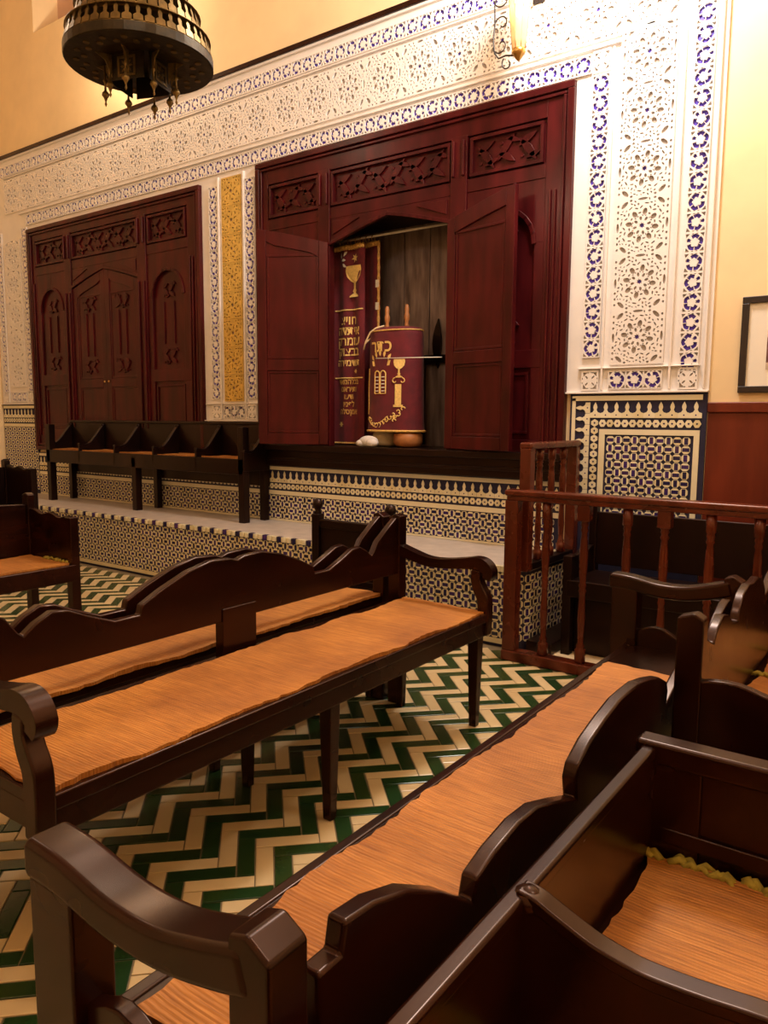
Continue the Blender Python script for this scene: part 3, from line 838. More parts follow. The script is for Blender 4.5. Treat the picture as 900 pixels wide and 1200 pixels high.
# ------------------------------------------------------------------ curtains in the ark
def make_curtain(name, x0, x1, z0, z1, y, waves, amp, label, trim_side=None):
    root = empty(name, ((x0+x1)/2, y, z0), 0, label, 'curtain', 'velvet curtains in the ark')
    ox, oz = (x0+x1)/2, z0
    def surf(lx, lz): return amp*math.sin((lx+ox-x0)/(x1-x0)*2*PI*waves)*(.55+.45*min(1, lz/(z1-z0)*1.4))
    nx, nz = 36, 14; mb = MB(); v = []; fs = []
    for k in range(2):
        for j in range(nz+1):
            for i in range(nx+1):
                lx = (x0-ox)+(x1-x0)*i/nx; lz = (z1-z0)*j/nz+(.008*math.sin(i*.7) if j == 0 else 0)
                v.append((lx, surf(lx, lz)+k*.006, lz))
    N = (nx+1)*(nz+1)
    for j in range(nz):
        for i in range(nx):
            a = j*(nx+1)+i; fs.append((a, a+1, a+nx+2, a+nx+1)); fs.append((N+a, N+a+nx+1, N+a+nx+2, N+a+1))
    mb.add(v, fs, 'velvet_maroon'); mb.build('cloth', root, smooth=True)
    return root, surf, x0-ox, x1-ox, z1-z0
cu, sf, a, b, h = make_curtain('ark_curtain', -4.19, -3.87, 1.20, 2.815, 5.04, 2.0, .013,
    'maroon velvet curtain with gold Hebrew lettering and goblet, left inside the ark')
e = MB()
goblet(e, .055, 1.20, .25, sf, 'gold_thread'); e = flush(e, 'goblet', cu)
emb_poly(e, star(.058, 1.512, .038, .017, 6, .2), sf, 'gold_thread'); e = flush(e, 'star', cu)
for q, (lx, lz) in enumerate(((-.05, 1.50), (-.03, 1.55), (-.075, 1.54), (-.04, 1.46))):
    emb_poly(e, lens(lx, lz, .05, .014, q*.8), sf, 'silver_thread'); e = flush(e, 'leaf', cu)
for i, s in enumerate(['חויצ', 'איתדה', 'עזמרק', 'בבצוק', 'תודמירה']):
    emb_text(e, s, .0, .985-.085*i, .098 if len(s) < 6 else .078, sf, 'gold_thread', .9); e = flush(e, 'lettering', cu)
for i, s in enumerate(['בכלהמאד', 'ותיראם', 'ודעו', 'לפניו', 'אמןסלה']):
    emb_text(e, s, .0, .495-.062*i, .062, sf, 'gold_trim', .85); e = flush(e, 'lettering', cu)
for lz in (1.10, .545):
    emb_line(e, [(a+.01+(b-a-.02)*k/20, lz) for k in range(21)], .006, sf, 'gold_thread'); e = flush(e, 'gold_band', cu)
for lx, lz, r_ in ((-.08, .16, .028), (.07, .60, .022)):
    emb_poly(e, star(lx, lz, r_, r_*.47, 6), sf, 'gold_thread'); e = flush(e, 'star', cu)
for i in range(24):
    lx = a+(b-a)*(i+.5)/24; e.tube([(lx, sf(lx, 0)+.003, .012), (lx+.003, sf(lx, 0), -.0)], .0055, 'gold_trim', 5)
o = e.build('fringe', cu); o['kind'] = 'stuff'
MB().tube([(a+(b-a)*k/30, sf(a+(b-a)*k/30, h)-.004, h-.015) for k in range(31)], [.016+.007*(k % 2) for k in range(31)], 'gold_trim', 6).build('heading', cu)
cu2, sf2, a, b, h = make_curtain('ark_curtain', -3.985, -3.805, 1.20, 2.845, 5.165, 1.0, .014,
    'plain maroon velvet curtain with gold fringed edge hanging beside the scroll')
e = MB()
e.tube([(b-.012, sf2(b, z)-.004, z) for z in [h*k/40 for k in range(41)]], [.010+.004*(k % 2) for k in range(41)], 'gold_trim', 6); e.build('gold_fringe', cu2)
MB().tube([(a+(b-a)*k/16, sf2(a+(b-a)*k/16, h)-.004, h-.015) for k in range(17)], [.016+.007*(k % 2) for k in range(17)], 'gold_trim', 6).build('heading', cu2)
for z in (1.28, 1.10): MB().box(b-.035, b-.005, -.018, -.006, z, z+.06, 'silver_thread').build('applique', cu2)

# ------------------------------------------------------------------ torah scroll
TX, TY = -3.522, 5.005
ts = empty('torah_scroll', (TX, TY, 1.185), 0, 'torah scroll in maroon velvet mantle with gold crown and column embroidery', 'scroll')
ra, rb = .237, .140
def msurf(lx, lz):
    k = 1.06-.06*(lz-.13)/.8
    q = max(0.02, 1-(lx/(ra*k))**2); return -rb*k*math.sqrt(q)
m = MB(); v = []; fs = []; n = 40; rows = [(1.09, .125), (1.075, .15), (1.05, .22), (1.02, .5), (1.0, .86), (.985, .905), (.93, .925), (.5, .94), (.01, .945)]
for k, z in rows:
    for i in range(n):
        an = 2*PI*i/n; v.append((ra*k*math.cos(an), rb*k*math.sin(an)*(1+.02*math.sin(6*an)), z))
for j in range(len(rows)-1):
    for i in range(n): i2 = (i+1) % n; fs.append((j*n+i, j*n+i2, (j+1)*n+i2, (j+1)*n+i))
m.add(v, fs, 'velvet_maroon'); m.build('mantle', ts, smooth=True)
for k_, z_, r_ in ((1.095, .128, .010), (.985, .905, .006)):
    MB().tube([(ra*k_*math.cos(q), rb*k_*math.sin(q), z_) for q in [2*PI*k/36 for k in range(36)]], r_, 'gold_trim', 6, True).build('mantle_trim', ts, smooth=True)
for s in (-1, 1):
    hd = MB().lathe([(.016, .90), (.018, .96), (.013, .98), (.022, 1.0), (.022, 1.03), (.015, 1.05), (.018, 1.08), (.012, 1.11), (.0, 1.115)], -.02+s*.095, .03, 'roller_wood', 12)
    hd.build('handle', ts, smooth=True)
bs = MB()
bs.lathe([(.03, 0), (.10, .012), (.115, .04), (.115, .10), (.09, .125), (.0, .125)], .125, -.01, 'roller_wood', 22)
bs.build('roller', ts, smooth=True)
bs = MB(); bs.lathe([(.03, 0), (.09, .012), (.10, .04), (.10, .10), (.08, .125), (0, .125)], -.12, .02, 'parchment', 22); bs.build('roller', ts, smooth=True)
e = MB()
# crown with letters
emb_text(e, 'כתר', -.055, .745, .125, msurf, 'gold_thread', 1.0)
for i, (dx, dz) in enumerate(((-.14, .70), (-.10, .725), (-.055, .735), (-.01, .725), (.035, .70))):
    emb_poly(e, lens(dx, dz, .055, .016, PI/2+(.5-(i/4))*1.0), msurf, 'gold_thread')
emb_poly(e, [(-.145, .635), (.035, .635), (.045, .675), (-.155, .675)], msurf, 'gold_thread')
e = flush(e, 'crown', ts)
for s in (0, 1):
    x0 = -.115+s*.062
    emb_line(e, [(x0, .42), (x0, .57)]+[(x0+.026-.026*math.cos(PI*k/8), .57+.026*math.sin(PI*k/8)) for k in range(1, 8)]+[(x0+.052, .57), (x0+.052, .42), (x0, .42)], .0055, msurf, 'gold_thread')
    for k in range(5): emb_line(e, [(x0+.012, .44+k*.027), (x0+.042, .44+k*.027)], .004, msurf, 'silver_thread')
    e = flush(e, 'tablet', ts)
# column with goblet, on the right
emb_poly(e, [(.085, .33), (.135, .33), (.135, .49), (.085, .49)], msurf, 'gold_thread'); emb_poly(e, [(.072, .315), (.148, .315), (.148, .332), (.072, .332)], msurf, 'gold_thread')
for s in (-1, 1): emb_line(e, spiral(.11+s*.028, .515, .024, .006, PI/2, PI/2+s*-4.5), .0045, msurf, 'gold_thread')
goblet(e, .115, .54, .14, msurf, 'gold_thread')
e = flush(e, 'column', ts)
# hanging garland
for i in range(11):
    t = i/10; x_ = -.20+.27*t; z_ = .245-.085*math.sin(PI*(t*.8+.1))+.04*t
    emb_line(e, spiral(x_, z_, .024, .006, i, i+4.8), .0045, msurf, 'gold_thread')
for i in range(6): emb_line(e, spiral(.075+.014*i*(1 if i % 2 else .6), .21+i*.018, .02, .005, i*1.3, i*1.3+4.2), .0045, msurf, 'gold_thread')
e = flush(e, 'garland', ts)
emb_line(e, [(-.215+.008*math.sin(k), .26+.045*k) for k in range(9)], .006, msurf, 'gold_trim')
flush(e, 'edging', ts)
c = MB().tube([(-.22, -.05, .86), (-.235, -.10, .82), (-.225, -.13, .77), (-.215, -.12, .83), (-.17, -.12, .90), (-.12, -.11, .93), (-.08, -.06, .95)], .007, 'parchment', 6)
c.build('ribbon', ts, smooth=True)
cord = MB().tube([(-3.60, 4.835, 1.875), (-3.3, 4.835, 1.868), (-2.985, 4.82, 1.858)], .0035, 'cord_white', 6)
tag(cord.build('cord', smooth=True), 'thin white cord stretched across the open ark in front of the scroll', 'cord')
cl = MB(); cl.sphere((0, 0, .045), .06, 'cloth_white', 12, 8, (1.5, .8, .75)); cl.sphere((.05, -.02, .035), .045, 'cloth_white', 10, 7, (1.2, 1, .75)); cl.sphere((-.06, -.01, .03), .04, 'cloth_white', 10, 7, (1.3, 1, .75))
o = cl.build('cloth_bundle', smooth=True); o.location = (-3.64, 4.80, 1.186); tag(o, 'small crumpled white cloth lying in the ark below the scroll', 'cloth')

# ------------------------------------------------------------------ benches
def mat_mesh(d0, d1, y0, y1, z, seed, wob=.010, th=.007):
    """woven mat in local x (depth) and y (length) with uneven edges and a slight sag"""
    r = random.Random(seed); nx, ny = 10, max(12, int((y1-y0)/.022)); mb = MB(); v = []; fs = []
    p1, p2, p3 = (r.uniform(0, 6) for _ in range(3))
    e0 = [r.uniform(-wob, wob)*.5+wob*.6*math.sin(j*.31+p1)+wob*.4*math.sin(j*.11+p2) for j in range(ny+1)]
    e1 = [r.uniform(-wob, wob)*.5+wob*.6*math.sin(j*.27+p3)+wob*.4*math.sin(j*.09+p1) for j in range(ny+1)]
    for k in range(2):
        for j in range(ny+1):
            for i in range(nx+1):
                t = i/nx; x = d0+e0[j]+(d1+e1[j]-d0-e0[j])*t
                y = y0+(y1-y0)*j/ny+(.006*math.sin(i*1.9+p2) if j in (0, ny) else 0)
                zz = z+th*k+(.0025*math.sin(x*11+y*5+p1)+.002*math.sin(y*17+p2)+.0025 if k else 0)+(.004*abs(math.sin(j*.23+p3)) if k and i in (0, nx) else 0)
                v.append((x, y, zz))
    N = (nx+1)*(ny+1)
    for j in range(ny):
        for i in range(nx):
            a = j*(nx+1)+i; fs.append((a, a+nx+1, a+nx+2, a+1)); fs.append((N+a, N+a+1, N+a+nx+2, N+a+nx+1))
    rim = [i for i in range(nx+1)]+[j*(nx+1)+nx for j in range(1, ny+1)]+[ny*(nx+1)+i for i in range(nx-1, -1, -1)]+[j*(nx+1) for j in range(ny-1, 0, -1)]
    for q in range(len(rim)):
        a, b = rim[q], rim[(q+1) % len(rim)]; fs.append((a, b, N+b, N+a))
    mb.add(v, fs, 'straw_mat'); return mb
def add_mat(root, d0, d1, y0, y1, z, seed, name='straw_mat', tufts=None):
    o = mat_mesh(d0, d1, y0, y1, z, seed).build(name, root, smooth=False)
    r = random.Random(seed)
    if tufts:
        for (tx, ty) in tufts:
            t = MB()
            for k in range(5):
                a = r.uniform(-.9, .9); L_ = r.uniform(.025, .045); q0 = r.uniform(-.018, .018); sg = 1 if k % 2 else -1
                t.tube([(tx+q0, ty-.006, z+.010), (tx+q0+sg*L_*.5*math.cos(a), ty+.006+L_*.3*math.sin(a), z+.018), (tx+q0+sg*L_*math.cos(a), ty+L_*.6*math.sin(a), z+.011)], [.009, .0085, .005], 'fringe_green', 6)
            t.build('fringe_knot', o, smooth=True)
    return o
PROF1 = [(0, .878), (.03, .888), (.12, .893), (.22, .87), (.33, .825), (.405, .787), (.412, .757), (.50, .757), (.58, .790), (.65, .824), (.70, .830), (.75, .805), (.785, .777), (.80, .790), (.83, .835), (.90, .885), (.965, .930), (1, .938)]
PROF2 = [(0, .80), (.06, .799), (.14, .785), (.22, .766), (.28, .738), (.292, .711), (.285, .672), (.36, .700), (.45, .730), (.52, .735), (.60, .724), (.655, .708), (.665, .675), (.70, .702), (.75, .74), (.83, .788), (.90, .812), (.955, .818), (.962, .78), (1, .78)]
PROF2 = [(q, 1.4-(1.4-z)*1.052) for q, z in PROF2]
PROF3 = [(0, .86), (.10, .868), (.22, .85), (.30, .80), (.31, .775), (.40, .785), (.50, .825), (.60, .84), (.70, .81), (.74, .78), (.78, .79), (.88, .82), (1, .80)]
PROF4 = [(0, .88), (.3, .89), (.6, .88), (1, .86)]
def back_outline(prof, half, zlow):
    top = [(s*half, z) for s, z in prof]
    top = top[::-1]+[(-y, z) for y, z in top[1:]]
    top = [(y, z) for y, z in top]
    return top+[(-half, zlow), (half, zlow)]
def leg(root, x, y, z1, w0, mat, taper=.62, splay=0, name='leg'):
    m = MB(); a, b = w0/2, w0/2*taper
    v = [(x-a, y-a, z1), (x+a, y-a, z1), (x+a, y+a, z1), (x-a, y+a, z1)]
    v = [(x-b+splay, y-b, 0), (x+b+splay, y-b, 0), (x+b+splay, y+b, 0), (x-b+splay, y+b, 0)]+v
    m.add(v, [(3, 2, 1, 0), (4, 5, 6, 7)]+[(i, (i+1) % 4, 4+(i+1) % 4, 4+i) for i in range(4)], mat)
    return m.build(name, root, .005)
def sweep_flat(mb, pts, t, y0, y1, mat):
    """board of thickness t following a polyline in x,z, from y0 to y1"""
    n0 = len(pts); tl = list(t) if isinstance(t, (list, tuple)) else [t]*n0
    def cr(P, i, u):
        p0, p1, p2, p3 = P[max(0, i-1)], P[i], P[i+1], P[min(n0-1, i+2)]
        return .5*(2*p1+(p2-p0)*u+(2*p0-5*p1+4*p2-p3)*u*u+(3*p1-p0-3*p2+p3)*u**3)
    ax, az = [p[0] for p in pts], [p[1] for p in pts]; np_, nt_ = [], []
    for i in range(n0-1):
        for k in range(4): np_.append((cr(ax, i, k/4), cr(az, i, k/4))); nt_.append(cr(tl, i, k/4))
    pts = np_+[pts[-1]]; t = nt_+[tl[-1]]
    n = len(pts); up = []; lo = []
    for i, p in enumerate(pts):
        a = Vector(pts[max(0, i-1)]); b = Vector(pts[min(n-1, i+1)]); d = (b-a).normalized(); nn = Vector((-d.y, d.x))
        tt = t[i] if isinstance(t, (list, tuple)) else t
        up.append((p[0]+nn.x*tt/2, p[1]+nn.y*tt/2)); lo.append((p[0]-nn.x*tt/2, p[1]-nn.y*tt/2))
    mb.prism(up+lo[::-1], 'y', y0, y1, mat)
def scroll_bench(label, loc, rz, L, D, sh, prof, arm_z, legs_y, mats, seed, group=None, arm_style='curl', back_low=.655, end_panel=False, mat='wood_bench', mid_post=True, tufts=None, armw=.055, arm_over=0.0, name='scroll_back_bench', post_z=None, back_in=.035):
    """local frame: back at x=0, front at x=D, length along y"""
    root = empty(name, loc, rz, label, 'bench', group)
    h = L/2
    s = MB(); s.box(.0, D-.012, -h+.03, h-.03, sh-.032, sh, mat); s.build('seat', root, .004)
    a = MB(); a.box(D-.040, D-.006, -h+.04, h-.04, sh-.105, sh-.030, mat); a.box(D-.022, D+.006, -h+.02, h-.02, sh-.036, sh+.004, mat); a.build('front_rail', root, .006)
    MB().box(.02, .05, -h+.05, h-.05, sh-.10, sh-.03, mat).build('rear_rail', root, .004)
    for y in (-h+.045, h-.045): MB().box(.05, D-.04, y-.015, y+.015, sh-.10, sh-.03, mat).build('side_rail', root, .004)
    MB().prism(back_outline(prof, h-back_in, back_low), 'x', -.016, .016, mat).build('backrest', root, .007, seg=3)
    for sgn in (-1, 1):
        y = sgn*(h-.03)
        p = MB(); ztop = post_z or prof[-1][1]+.012
        p.prism([(-.035, 0), (.030, 0), (.030, ztop-.01), (.0, ztop), (-.035, ztop-.02)], 'y', y-.032, y+.032, mat)
        p.build('back_post', root, .006)
        if arm_style is None: continue
        ar = MB(); y0, y1 = y-armw/2, y+armw/2
        F = D+arm_over
        if arm_style == 'curl':
            pts = [(.02, arm_z+.018), (.10, arm_z-.004), (.18, arm_z-.022), (.27, arm_z-.022), (F-.12, arm_z-.008), (F-.06, arm_z+.0), (F-.02, arm_z-.010), (F+.004, arm_z-.040), (F-.006, arm_z-.068)]
            sweep_flat(ar, pts, [.05, .046, .044, .044, .050, .056, .056, .05, .036], y0, y1, mat)
            ar.build('arm', root, .012, seg=3)
            po = MB(); sweep_flat(po, [(F-.055, arm_z-.03), (F-.06, arm_z-.075), (F-.045, arm_z-.12), (F-.022, arm_z-.165), (F-.018, sh-.02), (F-.022, sh-.10)], [.05, .05, .055, .058, .056, .054], y-.026, y+.026, mat)
            po.build('arm_post', root, .008, seg=3)
        else:
            pts = [(.0, arm_z+.03), (.07, arm_z+.008), (.16, arm_z-.012), (.26, arm_z-.014), (F-.08, arm_z+.002), (F, arm_z+.004)]
            sweep_flat(ar, pts, [.06, .058, .055, .055, .058, .06], y0, y1, mat)
            ar.build('arm', root, .014, seg=3)
            MB().box(F-.115, F-.012, y-.034, y+.034, 0, arm_z-.018, mat).build('arm_post', root, .006)
            if end_panel:
                q = [(.02, sh-.03), (F-.1, sh-.03), (F-.1, sh+.06)]+[(F-.1-(F-.12)*k/12, sh+.05+.035*abs(math.sin(PI*k/6))) for k in range(1, 13)]
                MB().prism(q, 'y', y-.014, y+.014, mat).build('end_panel', root, .005)
    for i, ly in enumerate(legs_y):
        if not (arm_style == 'flat' and abs(ly) > h-.15): leg(root, D-.045, ly, sh-.03, .058, mat)
        leg(root, .05, ly, sh-.03, .055, mat)
    if mid_post: MB().box(-.022, .022, -.085, .085, sh-.02, back_low+.05, mat).build('centre_post', root, .004)
    for i, (d0, d1, y0, y1) in enumerate(mats): add_mat(root, d0, d1, y0, y1, sh+.002, seed+i, tufts=tufts if i == 0 else None)
    return root
# the bench in the middle and its twin turned away behind it
scroll_bench('long scroll-backed wooden bench in the centre with orange straw mat and curled arms', (-2.10, 1.945, 0), 0, 2.19, .505, .53, PROF1, .758,
             (-1.03, 0, 1.03), [(.055, .495, -1.05, 1.06)], 21, 'straw matted benches', armw=.055)
scroll_bench('scroll-backed bench standing back to back behind the central bench', (-2.20, 1.955, 0), PI, 2.17, .50, .53, PROF1, .758,
             (-1.03, 0, 1.03), [(-.02, .46, -1.04, 1.04)], 31, 'straw matted benches', mid_post=False, back_low=.70, arm_style=None)
# the bench in the foreground, facing left
scroll_bench('foreground bench facing left, thick worn wooden arm and orange straw mat', (-.560, 1.745, 0), PI, 2.44, .375, .53, PROF2, .775,
             (-1.17, 0, 1.17), [(.02, .335, -.87, 1.13)], 41, 'straw matted benches', arm_style='flat', end_panel=True, back_low=.50, mid_post=False, armw=.072, arm_over=.075, post_z=.85, back_in=.10)
# benches with solid end panels
def panel_bench(label, loc, rz, L, D, sh, prof, end_z, mats, seed, mat='wood_bench', lobed=True, group='straw matted benches', back_low=.5, tufts=None, name='panel_end_bench', post_top=0, skirt=False):
    root = empty(name, loc, rz, label, 'bench', group)
    h = L/2
    s = MB(); s.box(.0, D-.01, -h+.03, h-.03, sh-.032, sh, mat); s.build('seat', root, .004)
    MB().box(D-.045, D+.002, -h+.02, h-.02, sh-.10, sh+.002, mat).build('front_rail', root, .006)
    MB().prism(back_outline(prof, h-.03, back_low), 'x', -.014, .014, mat).build('backrest', root, .006, seg=3)
    for sgn in (-1, 1):
        y = sgn*(h-.02)
        n = 16; top = []
        for k in range(n+1):
            t = k/n; zz = end_z-.02*t
            if lobed: zz += .022*abs(math.sin(PI*(t*2.5+.1)))-.012
            else: zz += .010*math.sin(PI*t*5)
            top.append((.02+(D-.03)*t, zz))
        q = [(.02, sh-.10)]+top+[(D-.01, sh-.10)]
        MB().prism(q, 'y', y-.015, y+.015, mat).build('end_panel', root, .006, seg=3)
        MB().prism([(-.034, 0), (.034, 0), (.034, prof[-1][1]+.06+post_top), (.01, prof[-1][1]+.075+post_top), (-.034, prof[-1][1]+.06+post_top)], 'y', y-.024, y+.024, mat).build('back_post', root, .006)
        MB().box(D-.062, D, y-.028, y+.028, 0, end_z-.015, mat).build('front_post', root, .006)
        MB().box(.034, D-.062, y-.012, y+.012, .16, .20, mat).build('stretcher', root, .004)
    leg(root, D-.04, 0, sh-.09, .055, mat); leg(root, .04, 0, sh-.03, .055, mat)
    if skirt: MB().box(D-.10, D-.075, -h+.03, h-.03, .01, sh-.03, mat).build('skirt_board', root, .003)
    for i, (d0, d1, y0, y1) in enumerate(mats): add_mat(root, d0, d1, y0, y1, sh+.002, seed+i, tufts=tufts if i == 0 else None)
    return root
panel_bench('bench at the left edge with dark solid end panel and orange mat', (-4.60, 1.43, 0), 0, 2.24, .50, .53, PROF4, .83,
            [(.05, .47, -1.05, 1.07)], 51, lobed=False, tufts=[(.44-.1*k, 1.07) for k in range(3)])
panel_bench('dark tall bench end at far left, in front of the tiled platform', (-6.62, 2.42, 0), 0, 2.1, .46, .53, [(0, .98), (.5, .985), (1, .965)], .985,
            [(.05, .42, -1.0, 1.0)], 61, mat='wood_dark', lobed=False)
panel_bench('scallop-backed bench at right with lobed end panel and tall worn post', (-.484, 2.79, 0), 0, 1.54, .55, .50, PROF3, .735,
            [(.03, .25, -.72, .72), (.27, .50, -.72, .70)], 71, back_low=.52, tufts=[(.06, .1), (.07, .45)], post_top=.035)
panel_bench('plain dark bench standing behind the wooden railing', (-.55, 4.66, 0), -PI/2, 2.4, .42, .46, [(0, .835), (1, .835)], .62,
            [], 81, mat='wood_dark', lobed=False, group=None, skirt=True)
# pews divided into single seats
def pew(label, loc, rz, L, D, sh, nseat, back_z, div_back, div_front, end_back, mat, seed, legs=True, low=.30, cap_far=False, div_prof=None, railw=.024, name='partition_pew', tuft=False):
    root = empty(name, loc, rz, label, 'pew', 'pews divided into single seats')
    h = L/2; sw = L/nseat
    MB().box(.0, D-.01, -h, h, sh-.03, sh, mat).build('seat', root, .004)
    MB().box(D-.035, D, -h, h, sh-.13, sh+.004, mat).build('front_rail', root, .005)
    b = MB(); b.box(-.010, .010, -h, h, low, back_z-.02, mat); b.build('backrest', root, .003)
    MB().box(-railw, railw, -h, h, back_z-.028, back_z, mat).build('top_rail', root, .008)
    for i in range(nseat+1):
        y = -h+i*sw; end = i in (0, nseat)
        n = 12
        if end and cap_far and i == nseat:
            MB().box(.0, D, y-.011, y+.011, low, div_back-.01, mat).build('divider', root, .004)
            MB().box(-.03, D+.03, y-.032, y+.026, div_back-.040, div_back+.012, mat).build('cap_rail', root, .010, seg=3)
            MB().box(.03, D-.05, y-.022, y-.011, sh+.04, sh+.075, mat).build('cleat', root, .004)
            MB().box(.0, .11, y-.020, y-.011, low, div_back-.03, mat).build('stile', root, .004)
            continue
        top = [(D*k/n, div_back+(div_front-div_back)*math.sin(PI/2*min(1, k/n*1.3))+.012*math.sin(PI*k/n*2)) for k in range(n+1)] if div_prof is None else list(div_prof)
        MB().prism(top+[(D, low if not legs else sh-.1), (0, low if not legs else sh-.1)], 'y', y-.011, y+.011, mat).build('divider', root, .004)
        c = MB(); sweep_flat(c, [(x, z) for x, z in top], .022, y-.019, y+.019, mat); c.build('divider_cap', root, .006)
        k = MB(); k.sphere((.014, y, div_back-.012), .026, mat, 10, 7, (1, 1, .8)); k.build('knuckle', root, smooth=True)
    for i in range(nseat):
        y0, y1 = -h+i*sw+.03, -h+(i+1)*sw-.03
        add_mat(root, .025, D-.03, y0, y1, sh+.002, seed+i, tufts=[(.04+.066*k, y1-.010+.006*(k % 2)) for k in range(7)] if tuft else None)
    if legs:
        for y, tall in ((-h+.03, end_back), (0, sh-.03), (h-.03, end_back)):
            MB().box(D-.07, D, y-.034, y+.034, 0, tall, mat).build('leg', root, .005)
            MB().box(.0, .06, y-.03, y+.03, 0, sh-.03, mat).build('leg', root, .005)
    else:
        for y in (-h+.03, 0, h-.03):
            MB().box(D-.06, D-.005, y-.028, y+.028, 0, sh-.03, mat).build('leg', root, .005); MB().box(.0, .05, y-.028, y+.028, 0, sh-.03, mat).build('leg', root, .005)
    return root
pew('dark pew in the lower right corner, partitions and frayed orange mats', (-.460, .990, 0), 0, 1.32, .56, .445, 2, .70, .70, .662, .70, 'wood_bench', 91, legs=False, low=.22, cap_far=True, tuft=True, railw=.016,
    div_prof=[(0, .697), (.03, .692), (.06, .680), (.115, .660), (.16, .651), (.20, .648), (.27, .652), (.34, .659), (.45, .662), (.56, .655)])
pew('long dark five-seat pew on the platform under the closed cupboard', (-6.275, 4.825, PZ), -PI/2, 3.03, .31, .545, 5, .865, .83, .62, .82, 'wood_dark', 101)

# ------------------------------------------------------------------ chair with finials behind the central bench
ch = empty('panel_back_chair', (-2.69, 3.40, 0), 0, 'dark panel-backed chair with ball finials behind the central bench', 'chair')
for s in (-1, 1):
    p = MB(); p.box(s*.265-.028, s*.265+.028, -.028, .028, 0, .845, 'wood_dark'); p.build('back_post', ch, .006)
    f_ = MB(); f_.lathe([(.020, 0), (.026, .008), (.014, .02), (.030, .042), (.034, .062), (.022, .085), (.008, .094), (0, .096)], s*.265, 0, 'wood_dark', 14, .843); f_.build('finial', ch, smooth=True)
    MB().box(s*.24-.024, s*.24+.024, -.31, -.265, 0, .42, 'wood_dark').build('leg', ch, .005)
MB().box(-.24, .24, -.010, .010, .48, .775, 'wood_dark').build('back_panel', ch, .003)
MB().box(-.24, .24, -.020, .020, .765, .815, 'wood_dark').build('top_rail', ch, .006)
MB().box(-.24, .24, -.018, .018, .44, .48, 'wood_dark').build('lower_rail', ch, .004)
MB().box(-.26, .26, -.32, .0, .42, .45, 'wood_dark').build('seat', ch, .006)

# ------------------------------------------------------------------ railings
BAL = [(.020, 0), (.030, .006), (.030, .075), (.020, .085), (.024, .10), (.016, .115), (.017, .16), (.021, .25), (.017, .36), (.016, .40), (.022, .415), (.016, .43), (.022, .445), (.016, .46), (.020, .50), (.024, .60), (.020, .70), (.016, .745), (.023, .76), (.016, .775), (.023, .79), (.018, .80), (.026, .81), (.026, .90)]
def baluster(root, x, y, z0, z1, r=1.0, name='baluster'):
    k = (z1-z0)/.90
    return MB().lathe([(a*r, b*k) for a, b in BAL], x, y, 'wood_rail', 14, z0).build(name, root, smooth=True)
RY = 3.975
rl = empty('railing', (-.3, RY, 0), 0, 'long red brown balustrade across the floor at right', 'railing')
MB().box(-1.690, 2.6, -.036, .036, .945, .975, 'wood_rail').build('handrail', rl, .008)
MB().box(-1.700, 2.62, -.046, .046, .972, 1.008, 'wood_rail').build('handrail_cap', rl, .012, seg=3)
MB().box(-1.700, 2.6, -.045, .045, 0, .062, 'wood_rail').build('bottom_rail', rl, .008)
MB().box(-1.698, -1.618, -.036, .036, .06, .946, 'wood_rail').build('corner_post', rl, .006)
for x in [-1.753, -1.53, -1.296, -1.103, -.881, -.662]+[-.662+.222*k for k in range(1, 12)]:
    if x < 2.2: baluster(rl, x+.3, 0, .062, .946)
for x in (-1.53, -1.103): MB().box(x+.3-.034, x+.3+.034, -.030, .030, .86, .946, 'wood_rail').build('block', rl, .004)
sp = empty('railing', (-1.945, 4.47, 0), 0, 'short raised balustrade panel on the end of the tiled platform', 'railing')
ya, yb = -.36, .335
for y in (ya, yb): MB().box(-.034, .034, y-.034, y+.034, .51, 1.24, 'wood_rail').build('post', sp, .006)
tr = MB(); tr.box(-.04, .04, ya-.035, yb+.035, 1.235, 1.275, 'wood_rail'); tr.build('top_rail', sp, .014, seg=3)
MB().box(-.034, .034, ya+.034, yb-.034, .512, .555, 'wood_dark').build('bottom_rail', sp, .005)
for y in (-.19, -.012, .166): baluster(sp, 0, y, .555, 1.236, .95)
# low dark step beside the platform
o = MB().box(-1.945, -1.78, 4.16, 4.84, .004, .075, 'wood_dark').build('floor_step', bevel=.006); tag(o, 'low dark wooden step along the end of the tiled platform', 'step')

# ------------------------------------------------------------------ framed picture
pf = empty('framed_picture', (-.60, 4.862, 1.57), 0, 'black framed print with cream mount hanging on the yellow wall', 'picture')
W2, HH = .375, .545
m = MB(); ring_frame(m, -W2, W2, 0, HH, .008, .038, 'frame_black', .030); m.build('frame', pf, .004)
MB().box(-W2+.03, W2-.03, -.006, .006, .03, HH-.03, 'paper_cream').build('mount', pf)
m = MB(); m.box(-.235, .235, -.0085, -.006, .13, .41, 'print_pink'); m.box(-.235, .235, -.0095, -.0085, .17, .31, 'print_brown'); m.box(-.235, .235, -.0095, -.0085, .13, .17, 'print_sand')
m.prism([(-.235, .31), (-.12, .37), (.0, .32), (.13, .36), (.235, .30)], 'y', -.0095, -.0085, 'print_brown')
m.build('print', pf)

